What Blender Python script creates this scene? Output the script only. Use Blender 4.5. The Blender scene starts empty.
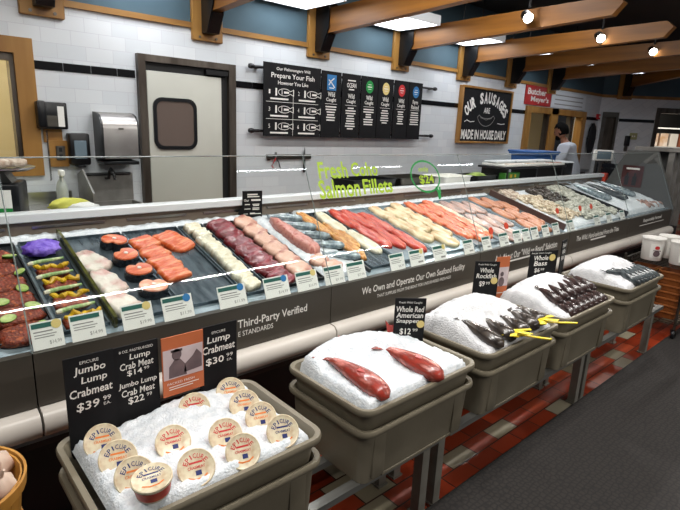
import bpy, bmesh, math, random
from math import sin, cos, pi, radians, atan, sqrt
from mathutils import Matrix, Vector, noise as mnoise
random.seed(7)
S = bpy.context.scene
C = S.collection
# ------------------------------------------------------------------ camera
M3 = Matrix(((0.747, 0.132, -0.652), (-0.663, 0.212, -0.718), (0.043, 0.968, 0.246)))
def ortho(m):
    a = Vector(m.col[2]).normalized(); x = Vector(m.col[0]); x = (x - a * x.dot(a)).normalized(); y = a.cross(x)
    return Matrix((x, y, a)).transposed()
cam = bpy.data.cameras.new('camera'); cam.lens = 36 * 512 / 680; cam.sensor_width = 36; cam.clip_end = 100
co = bpy.data.objects.new('camera', cam); C.objects.link(co)
co.matrix_world = Matrix.Translation((0, 0, 1.6)) @ ortho(M3).to_4x4()
S.camera = co
S.view_settings.view_transform = 'Standard'; S.view_settings.look = 'None'; S.view_settings.gamma = 1
S.view_settings.exposure = 0.12; S.view_settings.use_curve_mapping = False
# ------------------------------------------------------------------ materials
def srgb(h):
    if isinstance(h, str):
        v = [int(h[i:i+2], 16) / 255 for i in (0, 2, 4)]
        return [(c / 12.92 if c <= .04045 else ((c + .055) / 1.055) ** 2.4) for c in v] + [1]
    return list(h)[:3] + [1]
def mat(name, c1, c2=None, scale=8, rough=.5, metal=0, bump=0, bscale=None, emit=0, stretch=None, spec=.5, lo=.35, hi=.65, c3=None, detail=4, coat=0):
    m = bpy.data.materials.new(name); m.use_nodes = True; nt = m.node_tree; N = nt.nodes; L = nt.links
    b = N['Principled BSDF']; b.inputs['Roughness'].default_value = rough; b.inputs['Metallic'].default_value = metal
    b.inputs['Specular IOR Level'].default_value = spec; b.inputs['Base Color'].default_value = srgb(c1)
    b.inputs['Coat Weight'].default_value = coat; b.inputs['Coat Roughness'].default_value = .1
    tc = N.new('ShaderNodeTexCoord'); mp = N.new('ShaderNodeMapping'); L.new(tc.outputs['Object'], mp.inputs[0])
    if stretch: mp.inputs['Scale'].default_value = stretch
    if c2:
        n = N.new('ShaderNodeTexNoise'); n.inputs['Scale'].default_value = scale; n.inputs['Detail'].default_value = detail
        L.new(mp.outputs[0], n.inputs['Vector']); r = N.new('ShaderNodeValToRGB')
        r.color_ramp.elements[0].position = lo; r.color_ramp.elements[0].color = srgb(c1)
        r.color_ramp.elements[1].position = hi; r.color_ramp.elements[1].color = srgb(c2)
        if c3:
            e = r.color_ramp.elements.new((lo + hi) / 2); e.color = srgb(c3)
        L.new(n.outputs['Fac'], r.inputs[0]); L.new(r.outputs[0], b.inputs['Base Color'])
    if bump:
        n2 = N.new('ShaderNodeTexNoise'); n2.inputs['Scale'].default_value = bscale or scale * 3; n2.inputs['Detail'].default_value = 3
        L.new(mp.outputs[0], n2.inputs['Vector']); bp = N.new('ShaderNodeBump'); bp.inputs['Strength'].default_value = bump; bp.inputs['Distance'].default_value = .01
        L.new(n2.outputs['Fac'], bp.inputs['Height']); L.new(bp.outputs[0], b.inputs['Normal'])
    if emit:
        b.inputs['Emission Color'].default_value = srgb(c1); b.inputs['Emission Strength'].default_value = emit
    return m
def brick_mat(name, ramp, mortar, bw, bh, msize, rough, rot=None, bump=.4, offset=.5):
    m = bpy.data.materials.new(name); m.use_nodes = True; nt = m.node_tree; N = nt.nodes; L = nt.links; b = N['Principled BSDF']
    tc = N.new('ShaderNodeTexCoord'); mp = N.new('ShaderNodeMapping'); L.new(tc.outputs['Object'], mp.inputs[0])
    if rot: mp.inputs['Rotation'].default_value = rot
    br = N.new('ShaderNodeTexBrick'); br.inputs['Scale'].default_value = 1; br.inputs['Brick Width'].default_value = bw; br.inputs['Row Height'].default_value = bh
    br.inputs['Mortar Size'].default_value = msize; br.inputs['Mortar Smooth'].default_value = .2; br.offset = offset
    br.inputs['Color1'].default_value = (0, 0, 0, 1); br.inputs['Color2'].default_value = (1, 1, 1, 1); br.inputs['Bias'].default_value = 0
    L.new(mp.outputs[0], br.inputs['Vector'])
    r = N.new('ShaderNodeValToRGB'); r.color_ramp.interpolation = 'CONSTANT'
    el = r.color_ramp.elements
    el[0].position = 0; el[0].color = srgb(ramp[0][1]); el[1].position = ramp[1][0]; el[1].color = srgb(ramp[1][1])
    for p, c in ramp[2:]:
        e = el.new(p); e.color = srgb(c)
    L.new(br.outputs['Color'], r.inputs[0])
    mx = N.new('ShaderNodeMix'); mx.data_type = 'RGBA'; L.new(br.outputs['Fac'], mx.inputs[0]); L.new(r.outputs[0], mx.inputs[6]); mx.inputs[7].default_value = srgb(mortar)
    L.new(mx.outputs[2], b.inputs['Base Color']); b.inputs['Roughness'].default_value = rough
    iv = N.new('ShaderNodeMath'); iv.operation = 'SUBTRACT'; iv.inputs[0].default_value = 1; L.new(br.outputs['Fac'], iv.inputs[1])
    bp = N.new('ShaderNodeBump'); bp.inputs['Strength'].default_value = bump; bp.inputs['Distance'].default_value = .003; L.new(iv.outputs[0], bp.inputs['Height']); L.new(bp.outputs[0], b.inputs['Normal'])
    return m
def glass_mat(name, tint=(.97, .985, .98), rough=.02, refl=1.0, opac=0, col=(.5, .5, .5)):
    m = bpy.data.materials.new(name); m.use_nodes = True; nt = m.node_tree; N = nt.nodes; L = nt.links
    for n in list(N): N.remove(n)
    o = N.new('ShaderNodeOutputMaterial'); t = N.new('ShaderNodeBsdfTransparent'); t.inputs[0].default_value = (*tint, 1)
    g = N.new('ShaderNodeBsdfGlossy'); g.inputs['Roughness'].default_value = rough; lw = N.new('ShaderNodeFresnel'); lw.inputs[0].default_value = 1.45
    mu = N.new('ShaderNodeMath'); mu.operation = 'MULTIPLY'; mu.inputs[1].default_value = refl; L.new(lw.outputs[0], mu.inputs[0])
    ge = N.new('ShaderNodeNewGeometry'); fb = N.new('ShaderNodeMath'); fb.operation = 'SUBTRACT'; fb.inputs[0].default_value = 1; L.new(ge.outputs['Backfacing'], fb.inputs[1]); m3 = N.new('ShaderNodeMath'); m3.operation = 'MULTIPLY'; L.new(mu.outputs[0], m3.inputs[0]); L.new(fb.outputs[0], m3.inputs[1]); mu = m3
    mx = N.new('ShaderNodeMixShader'); L.new(mu.outputs[0], mx.inputs[0]); L.new(t.outputs[0], mx.inputs[1]); L.new(g.outputs[0], mx.inputs[2])
    last = mx
    if opac:
        d = N.new('ShaderNodeBsdfDiffuse'); d.inputs[0].default_value = (*col, 1); m2 = N.new('ShaderNodeMixShader'); m2.inputs[0].default_value = opac
        L.new(mx.outputs[0], m2.inputs[1]); L.new(d.outputs[0], m2.inputs[2]); last = m2
    L.new(last.outputs[0], o.inputs[0]); return m
K = dict(
 walltile=brick_mat('white_tile', [(0, 'D0D5D8'), (.3, 'D6DADC'), (.6, 'D2D7DA'), (.8, 'D8DCDE')], 'C8CACF', .204, .105, .0022, .22, rot=(pi/2, 0, 0), bump=.25),
 floortile=brick_mat('quarry_tile', [(0, '8F3418'), (.18, '9A9078'), (.28, 'A03A1C'), (.42, '7E2C14'), (.54, '8A816C'), (.62, 'A8482A'), (.74, '8A3016'), (.86, 'A29A84'), (.93, '963818')], '3A211A', .20, .10, .004, .35),
 black_tile=mat('black_tile', '0B0B0D', rough=.15), grout=mat('grout', 'A8A8A8'),
 blue=mat('blue_paint', '4A626D', '435A65', scale=2, rough=.75), cream=mat('cream_wall', 'C9B88F', 'BBA878', scale=1, rough=.8),
 pine=mat('pine_trim', 'A87C3E', '8C6028', scale=6, stretch=(1, 1, .12), rough=.4, bump=.05), pineh=mat('pine_rail', 'AE8244', '8F642E', scale=6, stretch=(.1, 1, 1), rough=.4),
 beam=mat('beam_wood', '9C6726', '6C4216', scale=5, stretch=(1, .12, 1.6), rough=.42, bump=.04),
 dark=mat('dark_paint', '0C0C0D', '131313', scale=3, rough=.6), blackm=mat('black_metal', '08080A', rough=.35), blackp=mat('black_plastic', '101114', rough=.3),
 chalk=mat('chalkboard', '0D0D0F', '151517', scale=9, rough=.75, spec=.25), white=mat('white_ink', 'E6E3DC', rough=.8), greyink=mat('grey_ink', '8C8A86', rough=.8),
 steel=mat('brushed_steel', 'B9BABC', 'A3A4A6', scale=30, stretch=(.05, 1, 1), rough=.28, metal=1), dsteel=mat('dull_steel', '77736C', '67625B', scale=12, stretch=(.1, 1, 1), rough=.35, metal=1),
 brownsteel=mat('case_back_steel', '85786B', '6E6257', scale=9, stretch=(.08, 1, 1), rough=.3, metal=.25), doorframe=mat('worn_frame_steel', '6B635A', '4B433C', scale=10, stretch=(1, 1, .2), rough=.4, metal=.7),
 doorw=mat('door_laminate', 'BDBDB2', 'B5B5AA', scale=2, rough=.5), tray=mat('slate_tray', '47525A', '6B7880', scale=30, stretch=(1, .25, 1), rough=.22, metal=.55, bump=.05),
 traylt=mat('pale_steel_tray', '93A4AC', 'AFBEC6', scale=14, stretch=(1, .3, 1), rough=.2, metal=.5), trayblk=mat('black_tray', '15171A', rough=.3),
 fascia=mat('fascia_brown', '443F37', '403B34', scale=3, rough=.45), bumper=mat('bumper_vinyl', 'D6CFC6', 'CCC5BC', scale=2, rough=.3),
 tote=mat('tote_plastic', '7D7564', '756D5C', scale=5, rough=.42, bump=.04, bscale=90), ice=mat('crushed_ice', 'CDD4DA', 'E4E8EB', scale=40, rough=.35, bump=.5, bscale=140),
 icew=mat('fine_ice', 'CFD0D3', 'E4E4E6', scale=25, rough=.5, bump=.8, bscale=160),
 ledge=mat('ledge_steel', 'EEF1F3', 'E6EAEC', scale=20, stretch=(.05, 1, 1), rough=.25, metal=.1), alu=mat('aluminium', 'A6A6A2', '949490', scale=20, stretch=(.1, 1, 1), rough=.35, metal=.8), leg=mat('stand_leg', '9A968C', '858177', scale=8, rough=.5, metal=.3),
 salmon=mat('salmon_flesh', 'C8521F', 'E69466', scale=34, stretch=(.35, 2.6, 1), rough=.32, lo=.48, hi=.68, bump=.25, bscale=60, coat=.12), salmonpink=mat('pale_salmon_flesh', 'E68A66', 'F3BCA2', scale=30, rough=.35, bump=.2, coat=.12),
 sock=mat('sockeye_flesh', 'AE2410', 'D6684A', scale=30, stretch=(2.8, .4, 1), lo=.45, hi=.72, rough=.3, bump=.3, bscale=60, coat=.12), coho=mat('coho_flesh', 'C4481A', 'E2905F', scale=30, stretch=(2.8, .4, 1), lo=.42, hi=.7, rough=.32, bump=.3, bscale=60, coat=.12),
 skin=mat('dark_fish_skin', '14171C', '2A3038', scale=60, rough=.25), halibut=mat('halibut_flesh', 'D6CDC0', 'C48F86', scale=16, rough=.35, bump=.3, bscale=45, coat=.12, lo=.48, hi=.72),
 cod=mat('white_flesh', 'DEDAC8', 'CABF9F', scale=18, rough=.4, bump=.25, bscale=50, coat=.2), tuna=mat('tuna_flesh', '5C0E1A', '861E2A', scale=18, rough=.3, bump=.3, bscale=40, coat=.4),
 sword=mat('swordfish_flesh', 'CFA591', '984E44', scale=16, rough=.35, bump=.2, bscale=40, coat=.12, lo=.5, hi=.72), pinkf=mat('pink_loin', 'C98A7E', 'A23C34', scale=45, rough=.35, bump=.2, lo=.5, hi=.72, coat=.12),
 trout=mat('silver_skin', '5D6C74', 'AAB6BA', scale=35, stretch=(.4, 1.5, 1), rough=.22, metal=.35, coat=.12), smoke=mat('smoked_flesh', 'C9883E', 'E0B06C', scale=30, stretch=(2, .6, 1), rough=.4, bump=.35, bscale=55, c3='B0702C'),
 pale=mat('pale_flesh', 'D6C49E', 'C4986C', scale=15, rough=.4, lo=.45, hi=.75, bump=.2, coat=.2), pinkst=mat('pink_grey_flesh', 'C79C8C', '8E7A74', scale=14, stretch=(2, .6, 1), rough=.35, bump=.2, coat=.12),
 orange=mat('peach_flesh', 'C4825C', 'AA6644', scale=14, stretch=(2, .6, 1), rough=.35, bump=.25, coat=.12), spiced=mat('spiced_crust', '8E3414', 'B5582A', scale=60, rough=.55, bump=.7, bscale=120, c3='5E1F0C'),
 lime=mat('lime_flesh', '86A043', 'C2D084', scale=30, rough=.35), limeskin=mat('lime_skin', '2F6A22', '3F7D2A', scale=20, rough=.35), yellow=mat('yellow_pepper', 'D6AE1C', 'A67A14', scale=25, rough=.35), scall=mat('scallion', '4E8A32', 'D6DDAE', scale=7, stretch=(6, 1, 1), rough=.4),
 purple=mat('purple_kale', '5A34B4', '9478DC', scale=22, rough=.5, bump=.8, bscale=60), shrimp=mat('shrimp_shell', 'E3D6BE', 'B49C80', scale=60, rough=.35), mussel=mat('mussel_shell', '4A3E34', '241F1E', scale=40, rough=.3), clam=mat('clam_shell', 'C9C7B8', '8E8F84', scale=50, rough=.5),
 card=mat('card_white', 'E9E8E2', rough=.6), tealink=mat('teal_ink', '1C5A50', rough=.6), goldink=mat('seal_gold', 'D8C27A', rough=.6), blueink=mat('seal_blue', '2A74AE', rough=.6), redtag=mat('red_tag', 'D8452A', rough=.5), orangecard=mat('orange_card', 'C0683C', 'B25E34', scale=4, rough=.6),
 photo1=mat('photo_pale', 'CDBFC0', 'B7A6A8', scale=9, rough=.6), photo2=mat('photo_grey', '6D5A5C', '55474A', scale=14, rough=.6),
 limeink=mat('lime_marker', '93B018', rough=.6), greenink=mat('green_marker', '148A3C', rough=.6), navy=mat('navy_ink', '1E2A66', rough=.5), redink=mat('red_ink', 'C22A2C', rough=.5), orangeink=mat('orange_ink', 'DD7A30', rough=.5),
 lid=mat('lid_cream', 'DDD2B4', 'C2A888', scale=45, lo=.4, hi=.75, rough=.3, coat=.12), cup=mat('clear_cup', 'E2DACA', 'D4C7B4', scale=12, rough=.25), cupred=mat('cup_band', 'B4352C', 'D0603E', scale=20, rough=.4),
 snap=mat('snapper_skin', 'A4372A', 'C67468', scale=28, stretch=(1.2, .5, 1), rough=.25, coat=.4, bump=.2, bscale=140, c3='84352A'), darkfish=mat('dark_fish', '2A2420', '4A4038', scale=26, rough=.25, coat=.4), purpfish=mat('plum_fish', '261B1A', '46322F', scale=26, rough=.25, coat=.4), greyfish=mat('grey_fish', '2C3134', '50585A', scale=26, rough=.25, coat=.4),
 eye=mat('fish_eye', '0A0A0A', rough=.1), fin=mat('fish_fin', 'C2514A', 'A83830', scale=20, rough=.4), yellowtag=mat('yellow_tag', 'E4CC1E', rough=.5), wicker=mat('basket_wood', 'C08A3C', 'A26E2A', scale=10, stretch=(1, 1, .3), rough=.5), garlic=mat('garlic_skin', 'DCC8B6', 'C2A08C', scale=10, rough=.5, bump=.15),
 crate=mat('orange_basket', '9A5826', '74401C', scale=12, rough=.55), bucket=mat('bucket_white', 'DBD8D2', rough=.4), brown=mat('divider_brown', '5A4038', '4A342E', scale=8, rough=.45), acry=mat('acrylic_reflection', '5A5A2A', '35361E', scale=18, rough=.15),  # acry: yellow mirrored in clear acrylic, painted as an olive base colour
 lightpanel=mat('light_panel', 'F4F8FF', emit=7.0), bulb=mat('spot_bulb', 'FFF8EC', emit=40.0), sinksteel=mat('sink_steel', '8F8C87', '7C7974', scale=10, rough=.35, metal=.25), poster=mat('poster_maroon', '4E1C18', '3A1412', scale=8, rough=.5), lcd=mat('lcd_grey', '6E7F8A', rough=.2), coat=mat('coat_cotton', 'C6CCD6', 'B6BDC8', scale=5, rough=.8, bump=.2), skinp=mat('skin_tone', '8A5A40', rough=.5), hair=mat('black_hair', '080706', spec=.1, rough=.8, bump=.5, bscale=90), trousers=mat('dark_trousers', '16181C', rough=.8),
 bluebin=mat('blue_bin', '2E5E9E', rough=.4), redsign=mat('sign_red', 'B02422', 'A4201E', scale=3, rough=.5), whitesign=mat('sign_white', 'CFD3D6', rough=.5), mat=None, glass=glass_mat('case_glass', refl=1.2), smokeglass=glass_mat('grey_glass', tint=(.55, .56, .55), refl=.4, opac=.85, col=(.13, .13, .125)), winglass=glass_mat('vision_glass', tint=(.4, .36, .33), opac=.6, col=(.22, .17, .145)),
 silverd=mat('silver_dispenser', 'A9A6A3', '9A9693', scale=6, rough=.3, metal=.75), yellowcloth=mat('yellow_cloth', 'C9C860', 'BDBB50', scale=12, rough=.9), whitecloth=mat('white_cloth', 'D2D3D0', rough=.9), clearp=mat('clear_plastic', 'A9AEA8', rough=.25), leaf=mat('leafy_green', '5E7A2E', '93A84A', scale=20, rough=.5), food=mat('shellfish_pile', 'D9CDBC', 'A98E7A', scale=30, rough=.5, bump=.6),
 brass=mat('brass_plate', 'A8A878', rough=.4, metal=.3), kraft=mat('kraft_boxes', 'C9A27C', 'E3D8D0', scale=7, rough=.6), terrine=mat('terracotta', 'A05C40', rough=.6), edge=mat('glass_edge', '808A88', rough=.15), strip=mat('polished_strip', 'F2F6F8', rough=.12, metal=.2),
)
def make_mat_rubber():
    m = bpy.data.materials.new('rubber_mat'); m.use_nodes = True; nt = m.node_tree; N = nt.nodes; L = nt.links; b = N['Principled BSDF']
    tc = N.new('ShaderNodeTexCoord'); v = N.new('ShaderNodeTexVoronoi'); v.feature = 'DISTANCE_TO_EDGE'; v.inputs['Scale'].default_value = 38; v.inputs['Randomness'].default_value = .55
    L.new(tc.outputs['Object'], v.inputs['Vector']); r = N.new('ShaderNodeValToRGB'); r.color_ramp.elements[0].color = srgb('141110'); r.color_ramp.elements[0].position = .02; r.color_ramp.elements[1].color = srgb('292421'); r.color_ramp.elements[1].position = .22
    L.new(v.outputs['Distance'], r.inputs[0]); L.new(r.outputs[0], b.inputs['Base Color']); b.inputs['Roughness'].default_value = .75
    bp = N.new('ShaderNodeBump'); bp.inputs['Strength'].default_value = .6; bp.inputs['Distance'].default_value = .004; L.new(v.outputs['Distance'], bp.inputs['Height']); L.new(bp.outputs[0], b.inputs['Normal']); return m
K['mat'] = make_mat_rubber()
# ------------------------------------------------------------------ mesh building
class MB:
    def __init__(s): s.v = []; s.f = []
    def add(s, vs, fs, m=None):
        o = len(s.v); s.v += [tuple((m @ Vector(p)) if m else p) for p in vs]; s.f += [tuple(i + o for i in f) for f in fs]; return s
    def box(s, x0, x1, y0, y1, z0, z1, m=None):
        vs = [(x, y, z) for z in (z0, z1) for y in (y0, y1) for x in (x0, x1)]
        return s.add(vs, [(0, 2, 3, 1), (4, 5, 7, 6), (0, 1, 5, 4), (2, 6, 7, 3), (0, 4, 6, 2), (1, 3, 7, 5)], m)
    def rbox(s, x0, x1, y0, y1, z0, z1, r=.01, seg=2, m=None):
        bm = bmesh.new(); bmesh.ops.create_cube(bm, size=1)
        for v in bm.verts: v.co = Vector(((x0+x1)/2 + v.co.x*(x1-x0), (y0+y1)/2 + v.co.y*(y1-y0), (z0+z1)/2 + v.co.z*(z1-z0)))
        bmesh.ops.bevel(bm, geom=bm.edges[:], offset=r, segments=seg, affect='EDGES', profile=.5)
        return s.bm(bm, m)
    def bm(s, bm, m=None):
        bm.verts.index_update(); s.add([v.co[:] for v in bm.verts], [[v.index for v in f.verts] for f in bm.faces], m); bm.free(); return s
    def rings(s, rs, cap0=True, cap1=True, m=None, loop=False):
        n = len(rs[0]); vs = [p for r in rs for p in r]; fs = []
        for i in range(len(rs) - 1 + (1 if loop else 0)):
            a = i * n; b = ((i + 1) % len(rs)) * n
            for j in range(n): fs.append((a + j, a + (j+1) % n, b + (j+1) % n, b + j))
        if not loop:
            if cap0: fs.append(tuple(range(n))[::-1])
            if cap1: fs.append(tuple(range((len(rs)-1)*n, len(rs)*n)))
        return s.add(vs, fs, m)
    def tube(s, pts, r, n=8, m=None):
        pts = [Vector(p) for p in pts]; rs = []
        for i, p in enumerate(pts):
            d = (pts[min(i+1, len(pts)-1)] - pts[max(i-1, 0)]).normalized(); a = Vector((0, 0, 1)) if abs(d.z) < .9 else Vector((1, 0, 0))
            u = d.cross(a).normalized(); w = u.cross(d); rr = r[i] if isinstance(r, (list, tuple)) else r
            rs.append([tuple(p + (u * cos(2*pi*k/n) + w * sin(2*pi*k/n)) * rr) for k in range(n)])
        return s.rings(rs, m=m)
    def lathe(s, prof, n=24, m=None, sx=1, sy=1):
        rs = [[(r*cos(2*pi*k/n)*sx, r*sin(2*pi*k/n)*sy, z) for k in range(n)] for r, z in prof]
        return s.rings(rs, m=m)
    def prism(s, poly, a0, a1, axis='x', m=None):
        f = {'x': lambda p, a: (a, p[0], p[1]), 'y': lambda p, a: (p[0], a, p[1]), 'z': lambda p, a: (p[0], p[1], a)}[axis]
        return s.rings([[f(p, a0) for p in poly], [f(p, a1) for p in poly]], m=m)
    def build(s, name, mt, parent=None, smooth=True, ang=.7):
        me = bpy.data.meshes.new(name); me.from_pydata(s.v, [], s.f); me.validate()
        b = bmesh.new(); b.from_mesh(me); bmesh.ops.recalc_face_normals(b, faces=b.faces); b.to_mesh(me); b.free()
        if smooth: me.shade_smooth(); me.set_sharp_from_angle(angle=ang)
        o = bpy.data.objects.new(name, me); C.objects.link(o)
        if mt: me.materials.append(K[mt] if isinstance(mt, str) else mt)
        if parent: o.parent = parent
        return o
def tag(o, label, cat, group=None, kind=None):
    o['label'] = label; o['category'] = cat
    if group: o['group'] = group
    if kind: o['kind'] = kind
    return o
def thing(name, label, cat, loc=(0, 0, 0), rz=0, group=None, rot=None):
    o = bpy.data.objects.new(name, None); C.objects.link(o); o.location = loc; o.rotation_euler = rot or (0, 0, rz); o.empty_display_size = .05
    return tag(o, label, cat, group)
def place(o, loc=(0, 0, 0), rot=(0, 0, 0)): o.location = loc; o.rotation_euler = rot; return o
def struct(name, mb, mt, **k): o = mb.build(name, mt, **k); o['kind'] = 'structure'; return o
KIDS = {}
def dup(o, label=None, parent=None, loc=None, rot=None):
    c = o.copy(); C.objects.link(c)
    if parent: c.parent = parent
    if label: c['label'] = label
    if loc is not None: c.location = loc
    if rot is not None: c.rotation_euler = rot
    for ch in [x for x in S.objects if x.parent == o]: dup(ch, parent=c)
    return c
ORD = 'first second third fourth fifth sixth seventh eighth ninth tenth eleventh twelfth thirteenth fourteenth fifteenth sixteenth'.split()
FR = Matrix(((1, 0, 0, 0), (0, 0, -1, 0), (0, 1, 0, 0), (0, 0, 0, 1)))     # text plane facing -Y: x right, y up
def txt_mesh(st, off=0, shear=0):
    cu = bpy.data.curves.new('t', 'FONT'); cu.body = st; cu.resolution_u = 2; cu.offset = off; cu.shear = shear
    o = bpy.data.objects.new('t', cu); me = bpy.data.meshes.new_from_object(o)
    vs = [v.co.copy() for v in me.vertices]; fs = [tuple(p.vertices) for p in me.polygons]
    bpy.data.objects.remove(o); bpy.data.curves.remove(cu); bpy.data.meshes.remove(me); return vs, fs
def put_text(mb, st, cx, cy, w, h, off=0, shear=0, rot=0, m=Matrix()):
    vs, fs = txt_mesh(st, off, shear)
    if not vs: return
    x0 = min(v.x for v in vs); x1 = max(v.x for v in vs); y0 = min(v.y for v in vs); y1 = max(v.y for v in vs)
    R = m @ Matrix.Translation((cx, cy, 0)) @ Matrix.Rotation(rot, 4, 'Z')
    mb.add([((v.x-(x0+x1)/2)/(x1-x0)*w, (v.y-(y0+y1)/2)/max(y1-y0, 1e-6)*h, 0) for v in vs], fs, R)
def put_bar(mb, cx, cy, w, h, m=Matrix()): mb.add([(cx-w/2, cy-h/2, 0), (cx+w/2, cy-h/2, 0), (cx+w/2, cy+h/2, 0), (cx-w/2, cy+h/2, 0)], [(0, 1, 2, 3)], m)
def put_ell(mb, cx, cy, rx, ry, m=Matrix(), n=20, z=0): mb.add([(cx+rx*cos(2*pi*k/n), cy+ry*sin(2*pi*k/n), z) for k in range(n)], [tuple(range(n))], m)
def put_line(mb, pts, w, m=Matrix(), closed=False):
    P = [Vector((*p, 0)) for p in pts]; n = len(P)
    for i in range(n if closed else n-1):
        a, b = P[i], P[(i+1) % n]; d = (b-a).normalized(); q = Vector((-d.y, d.x, 0))*w/2; a = a-d*w*.3; b = b+d*w*.3
        mb.add([a-q, b-q, b+q, a+q], [(0, 1, 2, 3)], m)
def lettering(parent, mt, items, m, name='lettering', bars=(), lines=(), ells=()):
    mb = MB()
    for it in items: put_text(mb, it[0], *it[1:5], off=(it[5] if len(it) > 5 else 0), shear=(it[6] if len(it) > 6 else 0), rot=(it[7] if len(it) > 7 else 0), m=m)
    for b in bars: put_bar(mb, *b, m=m)
    for l in lines: put_line(mb, l[0], l[1], m=m, closed=(len(l) > 2))
    for e in ells: put_ell(mb, *e, m=m)
    return mb.build(name, mt, parent, smooth=False)
def off_m(y): return Matrix.Translation((0, y, 0)) @ FR

# ================================================================== SETTING
struct('floor', MB().box(-4, 15, -4, 9, -.05, 0), 'floortile')
struct('ceiling', MB().box(-4, 15, -4, 9, 3.25, 3.35), 'dark')
W = MB()   # back wall with two openings
for x0, x1, z0, z1 in [(-4, -.5, 0, 2.4), (-.5, .85, 0, 1.22), (-.5, .85, 2.0, 2.4), (.85, 8.15, 0, 2.4), (8.15, 10.12, 0, .9), (8.15, 10.12, 1.95, 2.4), (10.12, 10.9, 0, 2.4)]:
    W.box(x0, x1, 4.5, 4.62, z0, z1)
struct('wall_back', W, 'walltile', smooth=False)
struct('wall_back_upper', MB().box(-4, 10.9, 4.5, 4.62, 2.4, 3.25), 'blue')
struct('wall_backroom', MB().box(-2.5, 12, 5.9, 6.0, 0, 3.25), 'cream')
tr = MB().box(-4, 10.87, 4.475, 4.5, 2.365, 2.41); struct('trim_1', tr, 'pineh')
tb = MB(); gr = MB(); x = -.2
def stripe(xa, xb):
    x = xa
    while x < xb - .01:
        x2 = min(x + .2, xb); tb.box(x, x2 - .004, 4.494, 4.5, 1.905, 1.965); x = x2
for a, b in [(.955, 1.70), (2.63, 8.03), (10.27, 10.88)]: stripe(a, b)
struct('trim_2', tb, 'black_tile', smooth=False)
# angled wall
AW = Matrix.Translation((10.9, 4.5, 0)) @ Matrix.Rotation(radians(-45), 4, 'Z')   # local x along wall, -y towards the shop
aw = MB(); aw.box(0, .07, 0, .12, 0, 2.37, AW); aw.box(.07, .38, 0, .12, 2.08, 2.37, AW); aw.box(.38, 1.10, 0, .12, 0, 2.37, AW); aw.box(1.10, 2.6, 0, .12, 2.2, 2.37, AW); aw.box(2.6, 6, 0, .12, 0, 2.37, AW)
wr = aw.build('wall_right', brick_mat('white_tile_angled', [(0, 'D0D5D8'), (.3, 'D6DADC'), (.6, 'D2D7DA'), (.8, 'D8DCDE')], 'BDC0C6', .204, .105, .0022, .25, rot=(pi/2, 0, radians(45)), bump=.2), smooth=False); wr['kind'] = 'structure'
struct('wall_right_upper', MB().box(0, 6, 0, .12, 2.40, 3.25, AW), 'blue')
struct('trim_3', MB().box(0, 6, -.025, .12, 2.355, 2.41, AW), 'pineh')
struct('trim_4', MB().box(.40, 1.09, -.006, 0, 1.905, 1.965, AW), 'black_tile')
struct('wall_far', MB().box(.0, 6, 2.2, 2.3, 0, 3.25, AW), 'dark')
# ---- window_1 (pass-through by the phone)
w1 = bpy.data.objects.new('window_1', None); C.objects.link(w1); w1['kind'] = 'structure'; w1.location = (.2, 4.5, 1.6)
f = MB(); z = -1.6
f.box(.63, .755, -.03, .10, 1.125-1.6, 2.11-1.6); f.box(-.82, -.70, -.03, .10, 1.125-1.6, 2.11-1.6); f.box(-.70, .63, -.03, .10, 2.0-1.6, 2.11-1.6); f.box(-.70, .63, -.03, .10, 1.125-1.6, 1.24-1.6)
f.build('window_frame', 'pine', w1)
MB().box(.60, .63, .0, .10, 1.24-1.6, 2.0-1.6).box(-.70, -.65, 0, .10, 1.24-1.6, 2.0-1.6).box(-.65, .60, 0, .10, 1.95-1.6, 2.0-1.6).build('sash', 'doorframe', w1)
MB().box(-.65, .60, .05, .056, 1.24-1.6, 1.95-1.6).build('pane', 'glass', w1)
# ---- window_2 (service windows)
w2 = bpy.data.objects.new('window_2', None); C.objects.link(w2); w2['kind'] = 'structure'; w2.location = (9.1, 4.5, 1.4)
f = MB()
for a, b in [(-1.07, -.92), (-.22, .02), (1.0, 1.16)]: f.box(a, b, -.04, .10, -.5, .64)
f.box(-.92, 1.0, -.04, .10, .54, .64); f.box(-.92, 1.0, -.04, .10, -.5, -.42); f.build('window_frame', 'pine', w2)
MB().box(-.92, -.88, .0, .09, -.42, .54).box(-.27, -.22, 0, .09, -.42, .54).box(.02, .07, 0, .09, -.42, .54).box(.62, .67, 0, .09, -.42, .54).build('sash', 'doorframe', w2)
MB().box(-.88, -.27, .05, .055, -.42, .54).box(.07, .98, .05, .055, -.42, .54).build('pane', 'glass', w2)
# ---- door_1 traffic door
d1 = bpy.data.objects.new('door_1', None); C.objects.link(d1); d1['kind'] = 'structure'; d1.location = (2.165, 4.5, 0)
f = MB(); f.box(-.458, -.395, -.05, 0, 0, 2.10); f.box(.385, .458, -.05, 0, 0, 2.10); f.box(-.395, .385, -.05, 0, 2.045, 2.10); f.build('door_frame', 'doorframe', d1)
MB().box(-.395, .385, -.012, 0, 1.975, 2.045).box(.32, .385, -.012, 0, 0, 1.975).build('shadow_gap', 'dark', d1)
MB().rbox(-.385, .315, -.035, -.001, .02, 1.975, .008).build('door_panel', 'doorw', d1)
MB().box(.15, .37, -.06, -.0125, 1.99, 2.03).build('closer', 'blackm', d1)
def rrect(cx, cy, w, h, r, n=5):
    P = []
    for sx, sy, a0 in [(1, 1, 0), (-1, 1, pi/2), (-1, -1, pi), (1, -1, 3*pi/2)]:
        for k in range(n+1):
            a = a0 + pi/2*k/n; P.append((cx + sx*(w/2-r) + r*cos(a), cy + sy*(h/2-r) + r*sin(a)))
    return P
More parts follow.
